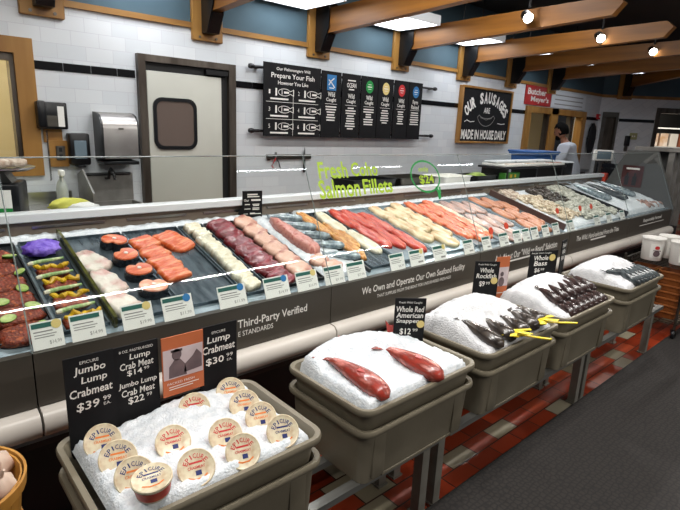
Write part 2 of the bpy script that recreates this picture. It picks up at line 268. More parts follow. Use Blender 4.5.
def frame_ring(o, i, y0, y1):
    n = len(o); mb = MB(); R = [[(p[0], y1, p[1]) for p in o], [(p[0], y0, p[1]) for p in o], [(p[0], y0, p[1]) for p in i], [(p[0], y1, p[1]) for p in i]]
    return mb.rings(R, loop=True)
frame_ring(rrect(-.145, 1.545, .40, .44, .08), rrect(-.145, 1.545, .34, .38, .06), -.05, -.036).build('vision_gasket', 'blackp', d1)
MB().prism(rrect(-.145, 1.545, .345, .385, .06), -.043, -.0355, 'y').build('vision_pane', 'winglass', d1)
# ---- door_2 steel doorway in the angled wall
d2 = bpy.data.objects.new('door_2', None); C.objects.link(d2); d2['kind'] = 'structure'; d2.matrix_world = AW @ Matrix.Translation((.225, 0, 0))
MB().box(-.155, -.09, -.03, .1, 0, 2.08).box(.11, .155, -.03, .1, 0, 2.08).box(-.09, .11, -.03, .1, 1.98, 2.08).build('door_frame', 'dsteel', d2)
MB().box(-.09, .11, .05, .09, 0, 1.98).build('door_panel', 'doorframe', d2)
# ---- black edging of the opening in the angled wall
struct('trim_5', MB().box(1.10, 1.17, -.03, .12, 0, 2.2, AW).box(1.17, 2.55, -.03, .12, 2.1, 2.2, AW), 'doorframe')
# floor mat
tag(MB().rbox(-3.5, 9.0, -3.5, 1.11, .0005, .012, .004, 1).build('floor_mat', 'mat'), 'long charcoal rubber floor mat with pebbled texture beside the fish counter', 'mat')
# ================================================================== CEILING BEAMS AND LAMPS
BX = [1.04, 2.35, 3.63, 4.92, 6.23, 7.47, 8.77, 10.06]
BL = ['above the pine window frame', 'above the steel traffic door', 'above the large menu board', 'above the narrow hanging panels', 'above the sausage chalkboard', 'just beyond the sausage chalkboard', 'above the red and white sign', 'at the far corner of the ceiling']
def beam(x, lab):
    t = thing('ceiling_beam', 'tapering honey pine ceiling beam on a wall bracket ' + lab, 'beam', (x, 4.5, 2.27), group='pine ceiling beams'); t['kind'] = 'thing'
    MB().prism([(-.15, .225), (-.15, .46), (-2.47, .50), (-2.54, .44), (-2.46, .345)], -.045, .045, 'x').build('beam_timber', 'beam', t)
    MB().rbox(-.148, .148, -.04, -.001, 0, .7, .006, 1).build('mounting_plank', 'pine', t)
    MB().prism([(-.042, .06), (-.13, .06), (-.25, .28), (-.25, .5), (-.042, .62)], -.062, -.050, 'x').prism([(-.042, .06), (-.13, .06), (-.25, .28), (-.25, .5), (-.042, .62)], .05, .062, 'x').prism([(-.042, .06), (-.13, .06), (-.235, .215), (-.042, .215)], -.05, .05, 'x').build('bracket', 'blackm', t)
    MB().tube([(-.08, -.045, .03), (-.08, -.04, .03)], .012).build('bolt', 'dsteel', t); MB().tube([(.08, -.048, .03), (.08, -.04, .03)], .012).build('bolt', 'dsteel', t)
    return t
for x, l in zip(BX[:7], BL[:7]): beam(x, l)
b8 = beam(10.9, 'in the corner over the angled wall'); b8.location = (11.2, 4.2, 2.33); b8.rotation_euler = (0, 0, radians(-38))
for i, (xr, l) in enumerate([(3.41, 'over the large menu board'), (4.80, 'over the narrow hanging panels'), (6.12, 'over the sausage chalkboard'), (7.34, 'beyond the sausage chalkboard'), (8.75, 'over the red sign'), (10.2, 'over the far doorway'), (2.05, 'over the steel traffic door')]):
    y1, y0 = (4.42, 3.82) if i != 5 else (4.18, 3.55)
    zl = 2.7
    if i in (3, 4, 5): zl = 2.62; k_ = (zl-1.6)/1.1; xr *= k_; y0 *= k_; y1 *= k_
    t = thing('ceiling_light', 'square white fluorescent ceiling light between beams ' + l, 'light', (xr-.3, (y0+y1)/2, zl), group='ceiling lights between the beams')
    MB().box(-.3, .3, -.3, -.285, 0, .10).box(-.3, .3, .285, .3, 0, .10).box(-.3, -.285, -.285, .285, 0, .10).box(.285, .3, -.285, .285, 0, .10).box(-.285, .285, -.285, .285, .03, .10).build('housing', 'whitesign', t)
    MB().box(-.285, .285, -.285, .285, .006, .03).build('diffuser', 'lightpanel', t)
    MB().tube([(-.2, 0, .1), (-.2, 0, .55)], .006).build('hanger_rod', 'blackm', t); MB().tube([(.2, 0, .1), (.2, 0, .55)], .006).build('hanger_rod', 'blackm', t)
def spot(x, y, z, lab, tx, ty, tz, watts, ang=75, bulbw=1):
    t = thing('spotlight', lab, 'spotlight', (x, y, z), group='beam spotlights')
    d = Vector((tx-x, ty-y, tz-z)).normalized(); q = Vector((0, 0, -1)).rotation_difference(d).to_matrix().to_4x4()
    MB().lathe([(.02, .12), (.045, .1), (.05, .0), (.047, -.008), (.043, 0), (.04, .06)], 20, q).build('lamp_shell', 'blackm', t)
    MB().lathe([(.001, .02), (.03, .016), (.042, .005), (.042, 0), (.03, -.014), (.001, -.02)], 20, q).build('bulb', 'bulb', t)
    MB().tube([(0, 0, .09), (0, 0, .28)], .012).rbox(-.03, .03, -.03, .03, .27, .30, .006).build('stem', 'blackm', t)
    l = bpy.data.lights.new('spot_lamp', 'SPOT'); l.energy = watts; l.spot_size = radians(ang); l.spot_blend = .6; l.shadow_soft_size = .06; l.color = (1, .965, .91)
    lo = bpy.data.objects.new('spot_lamp', l); C.objects.link(lo); lo.location = Vector((x, y, z)) + d*.06; lo.rotation_euler = d.to_track_quat('-Z', 'Y').to_euler()
    return t
spot(4.75, 2.75, 2.65, 'small bright spotlight hanging from the beam over the menu panels', 2.9, .6, 1.2, 60)
spot(6.15, 2.65, 2.65, 'small bright spotlight hanging from the beam over the sausage chalkboard', 4.2, .7, 1.2, 40)
spot(7.40, 2.52, 2.65, 'small bright spotlight nearest the dark end of the beams', 5.2, .8, 1.2, 30)
for x, w in [(.45, 22), (1.6, 28), (2.45, 32), (3.5, 34)]:   # aisle lamps out of the frame
    l = bpy.data.lights.new('aisle_spot_lamp', 'SPOT'); l.energy = w; l.spot_size = radians(82); l.spot_blend = .6; l.shadow_soft_size = .06; l.color = (1, .965, .91)
    lo = bpy.data.objects.new('aisle_spot_lamp', l); C.objects.link(lo); lo.location = (x, .95, 2.9); lo.rotation_euler = Vector((.12, .8, -2.05)).to_track_quat('-Z', 'Y').to_euler()
# ================================================================== DISPLAY CASE
X0, X1 = -.94, 6.38
SEC = [(-.94 + 1.22*i, .28 + 1.22*i) for i in range(6)]
case = thing('seafood_display_case', 'long refrigerated seafood case with slanted glass, brown fascia and pale bumper', 'display case', (0, 1.7, 0))
def cy(y): return y - 1.7
MB().box(X0, X1, cy(2.0), cy(2.80), 0, .50).build('plinth', 'dark', case)
MB().prism([(cy(1.78), .50), (cy(1.74), .585), (cy(1.74), .60), (cy(2.8), .60), (cy(2.8), .50)], X0, X1, 'x').build('lower_body', 'dark', case)
MB().box(X0, X1, cy(1.715), cy(1.74), .562, .575).build('steel_trim', 'steel', case)
prof = [(1.69, .600), (1.665, .604), (1.652, .62), (1.648, .645), (1.652, .668), (1.665, .684), (1.685, .688), (1.73, .688), (1.73, .600)]
FT = {1: [('Third-Party Verified', 1.18, .795, .355, .046, .01), ('E STANDARDS', 1.09, .757, .17, .022)],
      2: [('We Own and Operate Our Own Seafood Facility', 2.13, .805, .86, .048, .008), ('THAT SUPPLIES FROM THE BOAT FOR UNSURPASSED FRESHNESS', 2.12, .765, .62, .018)],
      3: [('Ask About Our "Wild on Board" Selection', 3.32, .805, .85, .05, .008)],
      4: [('The Wild, Hand-selected From the Tides', 4.5, .80, .86, .05, .012)],
      5: [('Responsibly Farmed', 5.8, .815, .52, .045, .012)]}
for i, (a, b) in enumerate(SEC):
    MB().prism([(cy(y), z) for y, z in prof], a+.004, b-.004, 'x').build('bumper', 'bumper', case)
    fo = MB().box(a+.002, b-.002, cy(1.70), cy(1.73), .690, .872).build('fascia', 'fascia', case)
    if i in FT:
        bars = {3: [(3.3, .765, .5, .012)], 4: [(4.5, .765, .3, .012)], 5: [(5.8, .775, .7, .006)]}.get(i, [])
        lettering(fo, 'white', FT[i], off_m(cy(1.6993)), bars=bars)
    g = MB().prism([(cy(1.688), .872), (cy(1.696), .872), (cy(1.942), 1.452), (cy(1.934), 1.455)], a+.003, b-.003, 'x').build('glass_pane', 'glass', case, smooth=False)
    MB().prism([(cy(1.9335), 1.4545), (cy(1.9425), 1.451), (cy(1.9435), 1.453), (cy(1.9345), 1.4565)], a+.003, b-.003, 'x').build('glass_edge', 'edge', g)
    if i == 2 or i == 1:
        pass
    if i == 2:
        sl = Matrix.Translation((0, cy(1.6875), .874)) @ Matrix(((1, 0, 0, 0), (0, .3906, -.9206, 0), (0, .9206, .3906, 0), (0, 0, 0, 1))) @ Matrix.Translation((0, 0, .0015))
        lettering(g, 'limeink', [('Fresh', 1.655, .555, .19, .085, .022, .1), ('Coho', 1.87, .555, .19, .075, .022, .1), ('Salmon', 1.675, .462, .27, .095, .022, .1), ('Fillets', 1.94, .462, .22, .08, .022, .1), ('only', 2.34, .54, .09, .04, .015), ('$24', 2.35, .48, .13, .06, .025)], sl)
        pts = [(2.345 + .125*cos(radians(a_)), .50 + .092*sin(radians(a_))) for a_ in range(0, 360, 15)]
        lettering(g, 'greenink', [], sl, 'price_bubble', lines=[(pts, .011, 1), ([(2.42, .43), (2.43, .40), (2.425, .365)], .018), ([(2.45, .43), (2.435, .37)], .014)])
for i in range(7):                                        # clips and rails between the panes
    MB().tube([(X0 + 1.22*i, cy(1.70), .875), (X0 + 1.22*i, cy(1.945), 1.452)], .0022, 6).build('pane_joint', 'edge', case)
BS = .27
def bz(y): return .87 + BS*(y-1.72)
MB().prism([(cy(1.73), bz(1.73)-.02), (cy(1.73), bz(1.73)), (cy(2.48), bz(2.48)), (cy(2.48), .62), (cy(1.74), .62)], X0, X1, 'x').build('deck', 'traylt', case)
MB().box(X0, X1, cy(2.48), cy(2.52), .60, 1.142).build('back_panel', 'brownsteel', case)
sl = MB()
for i in range(18): sl.box(X0+.2+i*.4, X0+.5+i*.4, cy(2.474), cy(2.48), 1.112, 1.122)
sl.build('air_slot', 'steel', case)
MB().rbox(X0, X1, cy(2.46), cy(2.54), 1.142, 1.18, .004, 1).build('service_ledge', 'ledge', case)
MB().box(X0, X1, cy(2.54), cy(2.90), 1.05, 1.08).build('service_shelf', 'steel', case)
MB().box(X0, X1, cy(2.52), cy(2.86), .50, 1.05).build('service_cabinet', 'dsteel', case)
MB().prism([(cy(1.70), .69), (cy(1.69), .88), (cy(1.935), 1.47), (cy(2.25), 1.47), (cy(2.44), 1.08), (cy(2.47), .69)], X1+.002, X1+.016, 'x').build('end_panel', 'smokeglass', case)
MB().box(X1+.004, X1+.06, cy(1.64), cy(2.8), 0, .69).build('end_cap', 'dark', case)
# ------------------------------------------------------------------ deck frame helper
def bm_(x, y, h=0, rz=0, tilt=0):
    return Matrix.Translation((x, y, bz(y)+h)) @ Matrix.Rotation(atan(BS), 4, 'X') @ Matrix.Rotation(rz, 4, 'Z') @ Matrix.Rotation(tilt, 4, 'X')
def setm(o, m): o.matrix_world = m; return o
TR = [(.20, .375, 'trayblk', 'black tray under the spiced red fillets'), (.39, .535, 'tray', 'slate tray under the purple kale and scallion fillets'), (.56, .80, 'tray', 'slate tray under the white halibut and salmon steaks'),
      (.81, 1.075, 'tray', 'brushed slate tray half covered by salmon portions'), (1.085, 1.215, 'tray', 'slate tray under the white fish chunks'), (1.225, 1.515, 'trayblk', 'black tray under the tuna and swordfish steaks'),
      (1.83, 2.05, 'tray', 'steel tray under the smoked and white fillets'), (2.065, 2.385, 'traylt', 'pale steel tray under the red sockeye fillets'), (2.395, 2.76, 'traylt', 'pale steel tray under the cream coloured fillets'), (2.775, 3.05, 'traylt', 'pale steel tray under the orange coho fillets'),
      (3.13, 3.50, 'traylt', 'pale steel tray under the pink grey fillets'), (3.52, 3.88, 'traylt', 'pale steel tray under the peach fillets'), (.0, .19, 'trayblk', 'black tray at the window end of the case')]
for a, b, mt, l in TR:
    w = b-a; mb = MB().box(-w/2, w/2, -.335, .335, .001, .005)
    for q in [(-w/2, -w/2+.006, -.335, .335), (w/2-.006, w/2, -.335, .335), (-w/2, w/2, -.335, -.329), (-w/2, w/2, .329, .335)]: mb.box(*q, .005, .016)
    setm(tag(mb.build('display_tray', mt), l, 'tray', 'trays in the seafood case'), bm_((a+b)/2, 2.095))
for x, mt, l, h in [(.548, 'acry', 'clear divider painted olive for its yellow reflection, beside the scallion fillets', .045), (3.94, 'brown', 'brown divider board before the shrimp', .05), (5.22, 'blackp', 'dark divider board before the whole fish on ice', .05), (1.80, 'blackp', 'thin black divider beside the whole trout', .02)]:
    setm(tag(MB().box(-.006, .006, -.36, .36, .001, h).build('case_divider', mt), l, 'divider', 'dividers in the seafood case'), bm_(x, 2.10))
def icepatch(name, x0, x1, y0, y1, hfun, label, nx=40, ny=14, mt='ice', mfun=None):
    mb = MB(); vs = []; fs = []
    for j in range(ny+1):
        for i in range(nx+1):
            u = i/nx; v = j/ny; x = x0+(x1-x0)*u; y = y0+(y1-y0)*v
            e = min(1, min(u, 1-u)*nx/1.5, min(v, 1-v)*ny/1.5); b = mfun(x, y) if mfun else bz(y)
            h = e*(hfun(x, y) + .008*mnoise.noise(Vector((x*38, y*38, 1.3))) + .004*mnoise.noise(Vector((x*110, y*110, 7))))
            vs.append((x, y, b + .002 + max(0, h)))
    nb = len(vs); n1 = nx+1
    for j in range(ny):
        for i in range(nx): a = j*n1+i; fs.append((a, a+1, a+n1+1, a+n1))
    mb.add(vs, fs); o = mb.build(name, mt, ang=3); tag(o, label, 'ice', kind='stuff'); return o
G = lambda x, y, cx, cy_, sx, sy: math.exp(-((x-cx)/sx)**2-((y-cy_)/sy)**2)
icepatch('crushed_ice', .0, 1.52, 2.42, 2.475, lambda x, y: .022, 'crushed ice line behind the trays at the window end of the case', 120, 5)
icepatch('crushed_ice', 1.83, 3.9, 2.42, 2.475, lambda x, y: .018, 'crushed ice line behind the fillet trays in the case middle', 150, 5)
icepatch('crushed_ice', 1.53, 1.785, 1.76, 2.46, lambda x, y: .018, 'crushed ice under the whole trout and spotted pink loin', 24, 40)
icepatch('crushed_ice', 3.97, 5.19, 1.76, 2.46, lambda x, y: .016, 'crushed ice bed under the shrimp and clams', 90, 40)
icepatch('crushed_ice', 5.24, 6.34, 1.76, 2.46, lambda x, y: .03+.035*(G(x, y, 5.56, 2.2, .06, .3)+G(x, y, 5.9, 2.2, .07, .3)+G(x, y, 6.2, 2.0, .08, .3)), 'crushed ice bed under the whole fish at the case end', 80, 40)
# ------------------------------------------------------------------ food shapes
def slab(L_, W_, T_, taper=0, p=3, seed=0, bump=.15, groove=0, nu=22, nv=12, wav=.12, bend=0):
    """piece of fish lying flat: L along local y, W along local x, rounded edges, uneven top"""
    mb = MB(); vs = []; fs = []; sd = seed*7.31
    for i in range(nu+1):
        u = -1+2*i/nu; us = math.copysign(abs(u)**.8, u); hw = W_/2*max(.02, 1-abs(us)**p)**(1/p)*(1+taper*us)*(1+wav*mnoise.noise(Vector((us*2, sd, 0)))+wav*mnoise.noise(Vector((us*6, sd, 3))))
        for j in range(nv+1):
            v = -1+2*j/nv; e = max(0, (1-abs(v)**6)*(1-abs(us)**(p*3)))
            z = T_*(e**.25)*(1+1.6*bump*mnoise.noise(Vector((us*2.2+sd, v*1.6, sd)))+bump*mnoise.noise(Vector((us*7+sd, v*4, sd)))) if e > 0 else 0
            z *= 1-groove*math.exp(-((v-.1*mnoise.noise(Vector((us*2, sd, 9))))/.16)**2)
            vs.append((hw*v*(1+.10*mnoise.noise(Vector((us*3, sd+v*9, 5)))) + bend*(1-us*us), us*L_/2+L_*.05*mnoise.noise(Vector((v*2.2, sd, us))), z))
    n1 = nv+1
    for i in range(nu):
        for j in range(nv): a = i*n1+j; fs.append((a, a+1, a+n1+1, a+n1))
    per = [j for j in range(n1)] + [i*n1+nv for i in range(1, nu+1)] + [nu*n1+j for j in range(nv-1, -1, -1)] + [i*n1 for i in range(nu-1, 0, -1)]
    fs.append(tuple(per[::-1])); return mb.add(vs, fs)
def row(name, mt, label, cat, group, spots, L_, W_, T_, rz=0, tilt=0, h=.0065, taper=0, p=3, lab=None, bump=.15, jit=.12, bend=0, wav=.12, groove=0):
    out = []
    for i, sp in enumerate(spots):
        x, y = sp[:2]; r = rz + random.uniform(-jit, jit) + (sp[2] if len(sp) > 2 else 0)
        o = slab(L_*(sp[3] if len(sp) > 3 else 1), W_, T_, taper, p, i+len(name), bump, wav=wav, bend=bend, groove=groove).build(name, mt, ang=3)
        l = (lab[i] if lab else '%s, %s from the back of its row' % (label, ORD[i]))
        tag(o, l, cat, group); setm(o, bm_(x, y, h, r, tilt)); out.append(o)
    return out
# tray A and B : spiced fillets
row('spiced_fillet', 'spiced', 'red spice crusted fillet with lime', 'fillet', 'spiced fillets by the window end', [(.275, 2.30), (.275, 2.20), (.28, 2.10), (.28, 2.00), (.285, 1.90), (.285, 1.80)], .098, .16, .022, rz=.15)
row('scallion_fillet', 'spiced', 'browned fillet under scallion in the kale tray', 'fillet', 'scallion fillets', [(.455, 2.15), (.455, 2.05), (.455, 1.93), (.455, 1.81)], .085, .12, .018)
def lime_half(x, y, lab, rz, zuc=False, h=.03):
    t = thing('lime_slice', lab, 'lime', group='lime slices on the spiced fillets')
    MB().lathe([(.001, 0), (.018, .004), (.026, .012), (.027, .016)], 16, sx=1.15, sy=.75).build('rind', 'limeskin', t)
    MB().lathe([(.0255, .0165), (.024, .018), (.001, .0185)], 16, sx=1.15, sy=.75).build('flesh', 'lime', t)
    setm(t, bm_(x, y, h, rz, -.25) @ Matrix.Scale(.85, 4)); return t
LS = [(.335, 2.27), (.25, 2.20), (.345, 2.145), (.24, 2.09), (.33, 2.035), (.335, 1.92), (.25, 1.97), (.25, 1.87), (.33, 1.80)]
LL = ['window edge', 'kale side']
for i, (x, y) in enumerate(LS): lime_half(x, y, 'lime slice on a spiced fillet, %s from the back of the black tray' % ORD[i], .5*i, h=.024)
for i, (x, y) in enumerate([(.45, 2.205), (.455, 2.10), (.455, 1.995), (.46, 1.865)]):
    t = thing('scallion', 'green and white scallion laid across a browned fillet, %s from the back' % ORD[i], 'scallion', group='scallions in the kale tray')
    MB().tube([(-.06, 0, .006), (-.02, .002, .008), (.02, 0, .008), (.06, .004, .006)], [.009, .008, .007, .005], 8).build('stalk', 'scall', t)
    MB().tube([(-.072, -.002, .006), (-.058, 0, .006)], [.006, .010], 8).build('bulb', 'cod', t)
    setm(t, bm_(x, y, .026, .12))
    for j in range(2):
        mb = MB(); a = random.random()*6
        pts = [(-.035+.07*k/6, .012*sin(k*1.4+a), .008+.006*cos(k*1.9)) for k in range(7)]
        mb.tube(pts, [.005, .011, .008, .012, .008, .011, .005], 8)
        o = mb.build('yellow_pepper', 'yellow'); tag(o, 'curled yellow pepper piece %s the scallion, %s pair from the back' % (['ahead of', 'toward the divider from'][j], ORD[i]), 'pepper', 'yellow pepper pieces')
        setm(o, bm_(x + (-.02, .035)[j], y - (.035, .038)[j], .020, .2*j))
kb = MB(); vs = []
def lumpy(mb, cx, cy_, cz, rx, ry, rz_, seed=0, amp=.18, fr=3, n=14):
    bmm = bmesh.new(); bmesh.ops.create_icosphere(bmm, subdivisions=3, radius=1)
    for v in bmm.verts:
        k = 1+amp*mnoise.noise(v.co*fr+Vector((seed, seed, 0))); v.co = Vector((cx+v.co.x*rx*k, cy_+v.co.y*ry*k, cz+v.co.z*rz_*k))
    return mb.bm(bmm)
lumpy(kb, 0, 0, .02, .068, .055, .026, 3, .35, 4); setm(tag(kb.build('purple_kale', 'purple', ang=3), 'bright purple kale leaf at the back of the scallion tray', 'kale'), bm_(.452, 2.31, .016, .15))
# halibut, steaks, salmon
row('halibut_fillet', 'halibut', 'white halibut fillet with pink edges', 'fillet', 'halibut fillets', [(.605, 2.19), (.61, 2.02), (.615, 1.85)], .18, .115, .022, rz=.2, taper=-.2, wav=.2)
def steak(x, y, lab, flesh, rz):
    t = thing('salmon_steak', lab, 'fish steak', group='salmon steaks')
    P = []
    for k in range(28):
        a = 2*pi*k/28 + pi/2; r = 1 - .42*math.exp(-((a-pi/2 - (2*pi if a > 3*pi/2+1 else 0))/.28)**2); P.append((.058*cos(a)*r, .05*sin(a)*r))
    q = [(p[0]*.93, p[1]*.92) for p in P]
    MB().rings([[(p[0]*.95, p[1]*.95, 0) for p in P], [(p[0], p[1], .006) for p in P], [(p[0], p[1], .036) for p in P]]).build('skin', 'skin', t)
    MB().rings([[(p[0], p[1], .0365) for p in q], [(p[0]*.97, p[1]*.97, .042) for p in q], [(p[0]*.6, p[1]*.6, .044) for p in q]]).build('flesh', flesh, t)
    MB().lathe([(.009, .044), (.008, .047), (.002, .047)], 10).build('backbone', 'halibut', t)
    setm(t, bm_(x, y, .006, rz)); return t
for i, (x, y) in enumerate([(.735, 2.30), (.735, 2.165), (.74, 2.035), (.745, 1.905)]):
    steak(x, y, 'round salmon steak with black skin, %s from the back%s' % (ORD[i], ['', '', '', ' and palest'][i]), 'salmonpink' if i == 3 else 'salmon', [2.6, .6, .2, -.3][i])
row('salmon_portion', 'salmon', '', 'fillet', 'salmon portions', [(.865, 2.285, .15), (.87, 2.185, .1), (.875, 2.10, .1), (.88, 2.01, .05), (1.0, 2.27, .25, 1.75)], .105, .135, .022, rz=.25, p=6, tilt=.05,
    lab=['orange salmon portion, first and rearmost in the line beside the steaks', 'orange salmon portion, second in the line beside the steaks', 'orange salmon portion, third in the line beside the steaks', 'orange salmon portion at the lower end of the line by empty tray', 'largest orange salmon portion, set apart beside the white chunks'], bump=.12)
row('white_fish_chunk', 'cod', 'square white fish chunk', 'fish piece', 'white fish chunks', [(1.145+random.uniform(-.012, .012), 2.36-.067*i) for i in range(9)], .070, .088, .034, rz=.2, p=6, jit=.35, bump=.12, tilt=.12)
row('tuna_steak', 'tuna', 'dark red tuna steak', 'fish steak', 'tuna steaks', [(1.295, 2.36-.09*i) for i in range(7)], .108, .145, .026, rz=.35, p=4, bump=.18, tilt=.12, h=.010)
row('swordfish_steak', 'sword', 'pale pink swordfish steak', 'fish steak', 'swordfish steaks', [(1.448, 2.37), (1.446, 2.27), (1.445, 2.17), (1.44, 2.07), (1.44, 1.97), (1.435, 1.87)], .115, .135, .024, rz=.5, p=3, bump=.15, tilt=.12, h=.010)
o = row('monkfish_loin', 'pinkf', '', 'fillet', None, [(1.605, 2.15)], .40, .085, .05, rz=.05, taper=-.35, h=.012, lab=['long pink fillet speckled with red, beside the whole trout'], jit=0)
row('pink_fillet_piece', 'sword', '', 'fillet', 'pink pieces below the speckled fillet', [(1.585, 1.90, .3), (1.615, 1.83, .3)], .085, .12, .024, h=.014, lab=['pink fillet piece just below the long speckled fillet', 'pink fillet piece closest to glass below the speckled fillet'])
# whole fish
def fish(name, label, L_, H_, T_, skin_m, fin_m, cat='fish', group=None, tail=True, seed=0, curve=0):
    """fish lying on its side: nose towards -y, back towards +x"""
    t = thing(name, label, cat, group=group); n = 14; rs = []
    NS = 18
    for i in range(NS+1):
        u = i/NS; hh = H_/2*(max(0, sin(pi*min(1, u*1.02)**.62))**.8*(1-.25*u)) + .0015
        if u > .8: hh = max(hh, H_*.13)
        tt = T_/2*(max(0, sin(pi*min(1, u)**.55))**.8)+.0012
        if tail and u > .88: hh = H_*(.13 + .36*((u-.88)/.12)**1.2); tt = .0022
        y = -L_/2 + L_*u; xo = curve*sin(pi*u)
        rs.append([(xo + hh*cos(2*pi*k/n), y + (0 if u < .99 else .02*L_*abs(cos(2*pi*k/n))), tt*sin(2*pi*k/n)) for k in range(n)])
    MB().rings(rs).build('body', skin_m, t, ang=3)
    ds = [(H_*.36+curve*sin(pi*.35), -L_*.15), (H_*.58+curve*.9, -L_*.08), (H_*.52+curve*.9, L_*.08), (H_*.42+curve*.8, L_*.22), (H_*.2+curve*.6, L_*.24)]
    MB().prism(ds, -.0012, .0012, 'z').build('dorsal_fin', fin_m, t)
    MB().prism([(-H_*.02+curve*.7, -L_*.2), (-H_*.2+curve*.7, -L_*.06), (0+curve*.8, -L_*.05)], T_*.47, T_*.47+.0015, 'z').build('pectoral_fin', fin_m, t)
    e = MB(); lumpy(e, H_*.10+curve*.25, -L_*.40, T_*.30, H_*.055+.001, H_*.055+.001, T_*.1+.001, 0, 0); e.build('eye', 'eye', t)
    return t
TS = [(1.70, 2.35, .3), (1.715, 2.24, .25), (1.72, 2.125, .2), (1.725, 2.01, .25), (1.73, 1.89, .2)]
for i, (x, y, r) in enumerate(TS): setm(fish('whole_trout', 'whole silver trout on ice, %s from the back' % ORD[i], .21, .06, .042, 'trout', 'trout', group='silver trout on ice'), bm_(x, y, .036, r+.9))
# fillet rows
def strips(name, mt, label, cat, group, spots, L_, W_, T_, lab=None, **k): return row(name, mt, label, cat, group, spots, L_, W_*1.16, T_*.72, lab=lab, jit=.09, groove=.35, p=2.3, bump=.2, **k)
strips('smoked_fillet', 'smoke', '', 'fillet', 'smoked fillets', [(1.855, 2.28, -.04), (1.875, 2.0, -.06), (1.925, 2.12, -.05)], .32, .078, .028, lab=['golden smoked fillet, upper one along the trout', 'golden smoked fillet, lower one along the trout', 'golden smoked fillet lying against the white fillets'], taper=.1)
strips('white_fillet', 'cod', '', 'fillet', 'long white fillets', [(1.975, 2.27, -.05), (2.005, 2.02, 0)], .29, .088, .03, lab=['long white fillet, upper of two beside the smoked fillets', 'long white fillet, lower of two beside the smoked fillets'], taper=-.1)
strips('sockeye_fillet', 'sock', '', 'fillet', 'red sockeye fillets', [(2.10, 2.29, .03), (2.115, 2.06, .0), (2.195, 2.27, .06), (2.215, 2.03, 0), (2.295, 2.21, .06), (2.32, 1.96, .05)], .30, .092, .03, taper=-.15, lab=['deep red sockeye fillet, %s one %s' % (a, b) for b in ['along the white fillets', 'of the middle line', 'along the cream fillets'] for a in ['upper', 'lower']])
strips('cream_fillet', 'pale', '', 'fillet', 'cream coloured fillets', [(2.45, 2.31, .08), (2.455, 2.15, .03), (2.47, 1.99, .1), (2.56, 2.27, .15), (2.565, 2.10, .05), (2.67, 2.33, .1), (2.675, 2.17, .02), (2.68, 2.01, .2), (2.60, 1.90, .3)], .20, .108, .034, taper=-.2, wav=.2, lab=['cream fillet, %s one along the sockeye fillets' % a for a in ('back', 'middle', 'front')] + ['cream fillet, back one between the two outer cream lines', 'cream fillet, front one between the two outer cream lines'] + ['cream fillet, %s one along the coho fillets' % a for a in ('back', 'middle', 'front')] + ['cream fillet lying crooked closest to the front glass'])
strips('coho_fillet', 'coho', '', 'fillet', 'orange coho fillets', [(2.82, 2.32, .05), (2.825, 2.14, 0), (2.83, 1.96, .05), (2.915, 2.27, .05), (2.92, 2.08, 0), (2.925, 1.89, .05), (3.01, 2.31, .05), (3.015, 2.12, 0), (3.015, 1.93, .06)], .235, .10, .032, taper=-.15, wav=.16, lab=['orange coho fillet, %s one %s' % (a, b) for b in ['along the cream fillets', 'of the middle coho line', 'along the white strip'] for a in ['back', 'middle', 'front']])
strips('white_strip_fillet', 'cod', '', 'fillet', None, [(3.088, 2.13, -.02)], .55, .05, .022, lab=['single long narrow white fillet beside the orange coho'])
strips('pink_grey_fillet', 'pinkst', 'pink grey fillet', 'fillet', 'pink grey fillets', [(3.19, 2.29), (3.19, 2.05), (3.19, 1.85), (3.31, 2.27), (3.31, 2.03), (3.31, 1.84), (3.43, 2.25), (3.43, 2.02)], .235, .11, .02, taper=-.15, lab=['pink grey fillet, %s one %s' % (a, b) for b, ks in [('along the narrow white strip', 3), ('in the middle line of the pale tray', 3), ('along the peach fillets', 2)] for a in ['back', 'middle', 'front'][:ks]])
strips('peach_fillet', 'orange', 'peach coloured fillet', 'fillet', 'peach coloured fillets', [(3.60, 2.31), (3.61, 2.10), (3.62, 1.89), (3.72, 2.28), (3.73, 2.06), (3.74, 1.86), (3.83, 2.2), (3.835, 1.97)], .215, .112, .022, taper=-.1, lab=['peach fillet, %s one %s' % (a, b) for b, ks in [('along the pink grey fillets', 3), ('in the middle of its tray', 3), ('along the brown divider', 2)] for a in ['back', 'middle', 'front'][:ks]])
def heap(name, mt, label, cat, x0, x1, y0, y1, n, fn, seed):
    random.seed(seed); mb = MB()
    for i in range(n):
        x = random.uniform(x0, x1); y = random.uniform(y0, y1); m = bm_(x, y, .022+random.uniform(0, .02), random.uniform(0, 6.3)) @ Matrix.Rotation(random.uniform(-.5, .5), 4, 'X'); fn(mb, m)
    return tag(mb.build(name, mt, ang=3), label, cat, kind='stuff')
def shrimp1(mb, m): mb.tube([(.026*cos(a), .026*sin(a), 0) for a in [k*.55 for k in range(8)]], [.004, .009, .011, .011, .010, .008, .006, .003], 7, m)
def clam1(mb, m): mb.lathe([(.001, -.01), (.016, -.007), (.022, 0), (.016, .008), (.001, .012)], 9, m, sx=1.15)
def mus1(mb, m): mb.lathe([(.001, -.012), (.012, -.008), (.017, 0), (.012, .009), (.001, .013)], 8, m, sx=1.9)
heap('shrimp_pile', 'shrimp', 'pile of pale curled shrimp on ice beside the brown divider', 'shrimp', 4.12, 4.42, 1.86, 2.30, 230, shrimp1, 1)
heap('squid_pile', 'food', 'small pale shellfish pile behind the shrimp on ice', 'shellfish', 4.05, 4.25, 2.28, 2.42, 60, clam1, 2)
heap('mussel_pile', 'mussel', 'pile of dark brown mussels behind the clams', 'mussels', 4.48, 4.82, 2.12, 2.43, 150, mus1, 3)
heap('clam_pile', 'clam', 'pile of grey white clams near the front glass', 'clams', 4.46, 5.15, 1.80, 2.10, 330, clam1, 4)
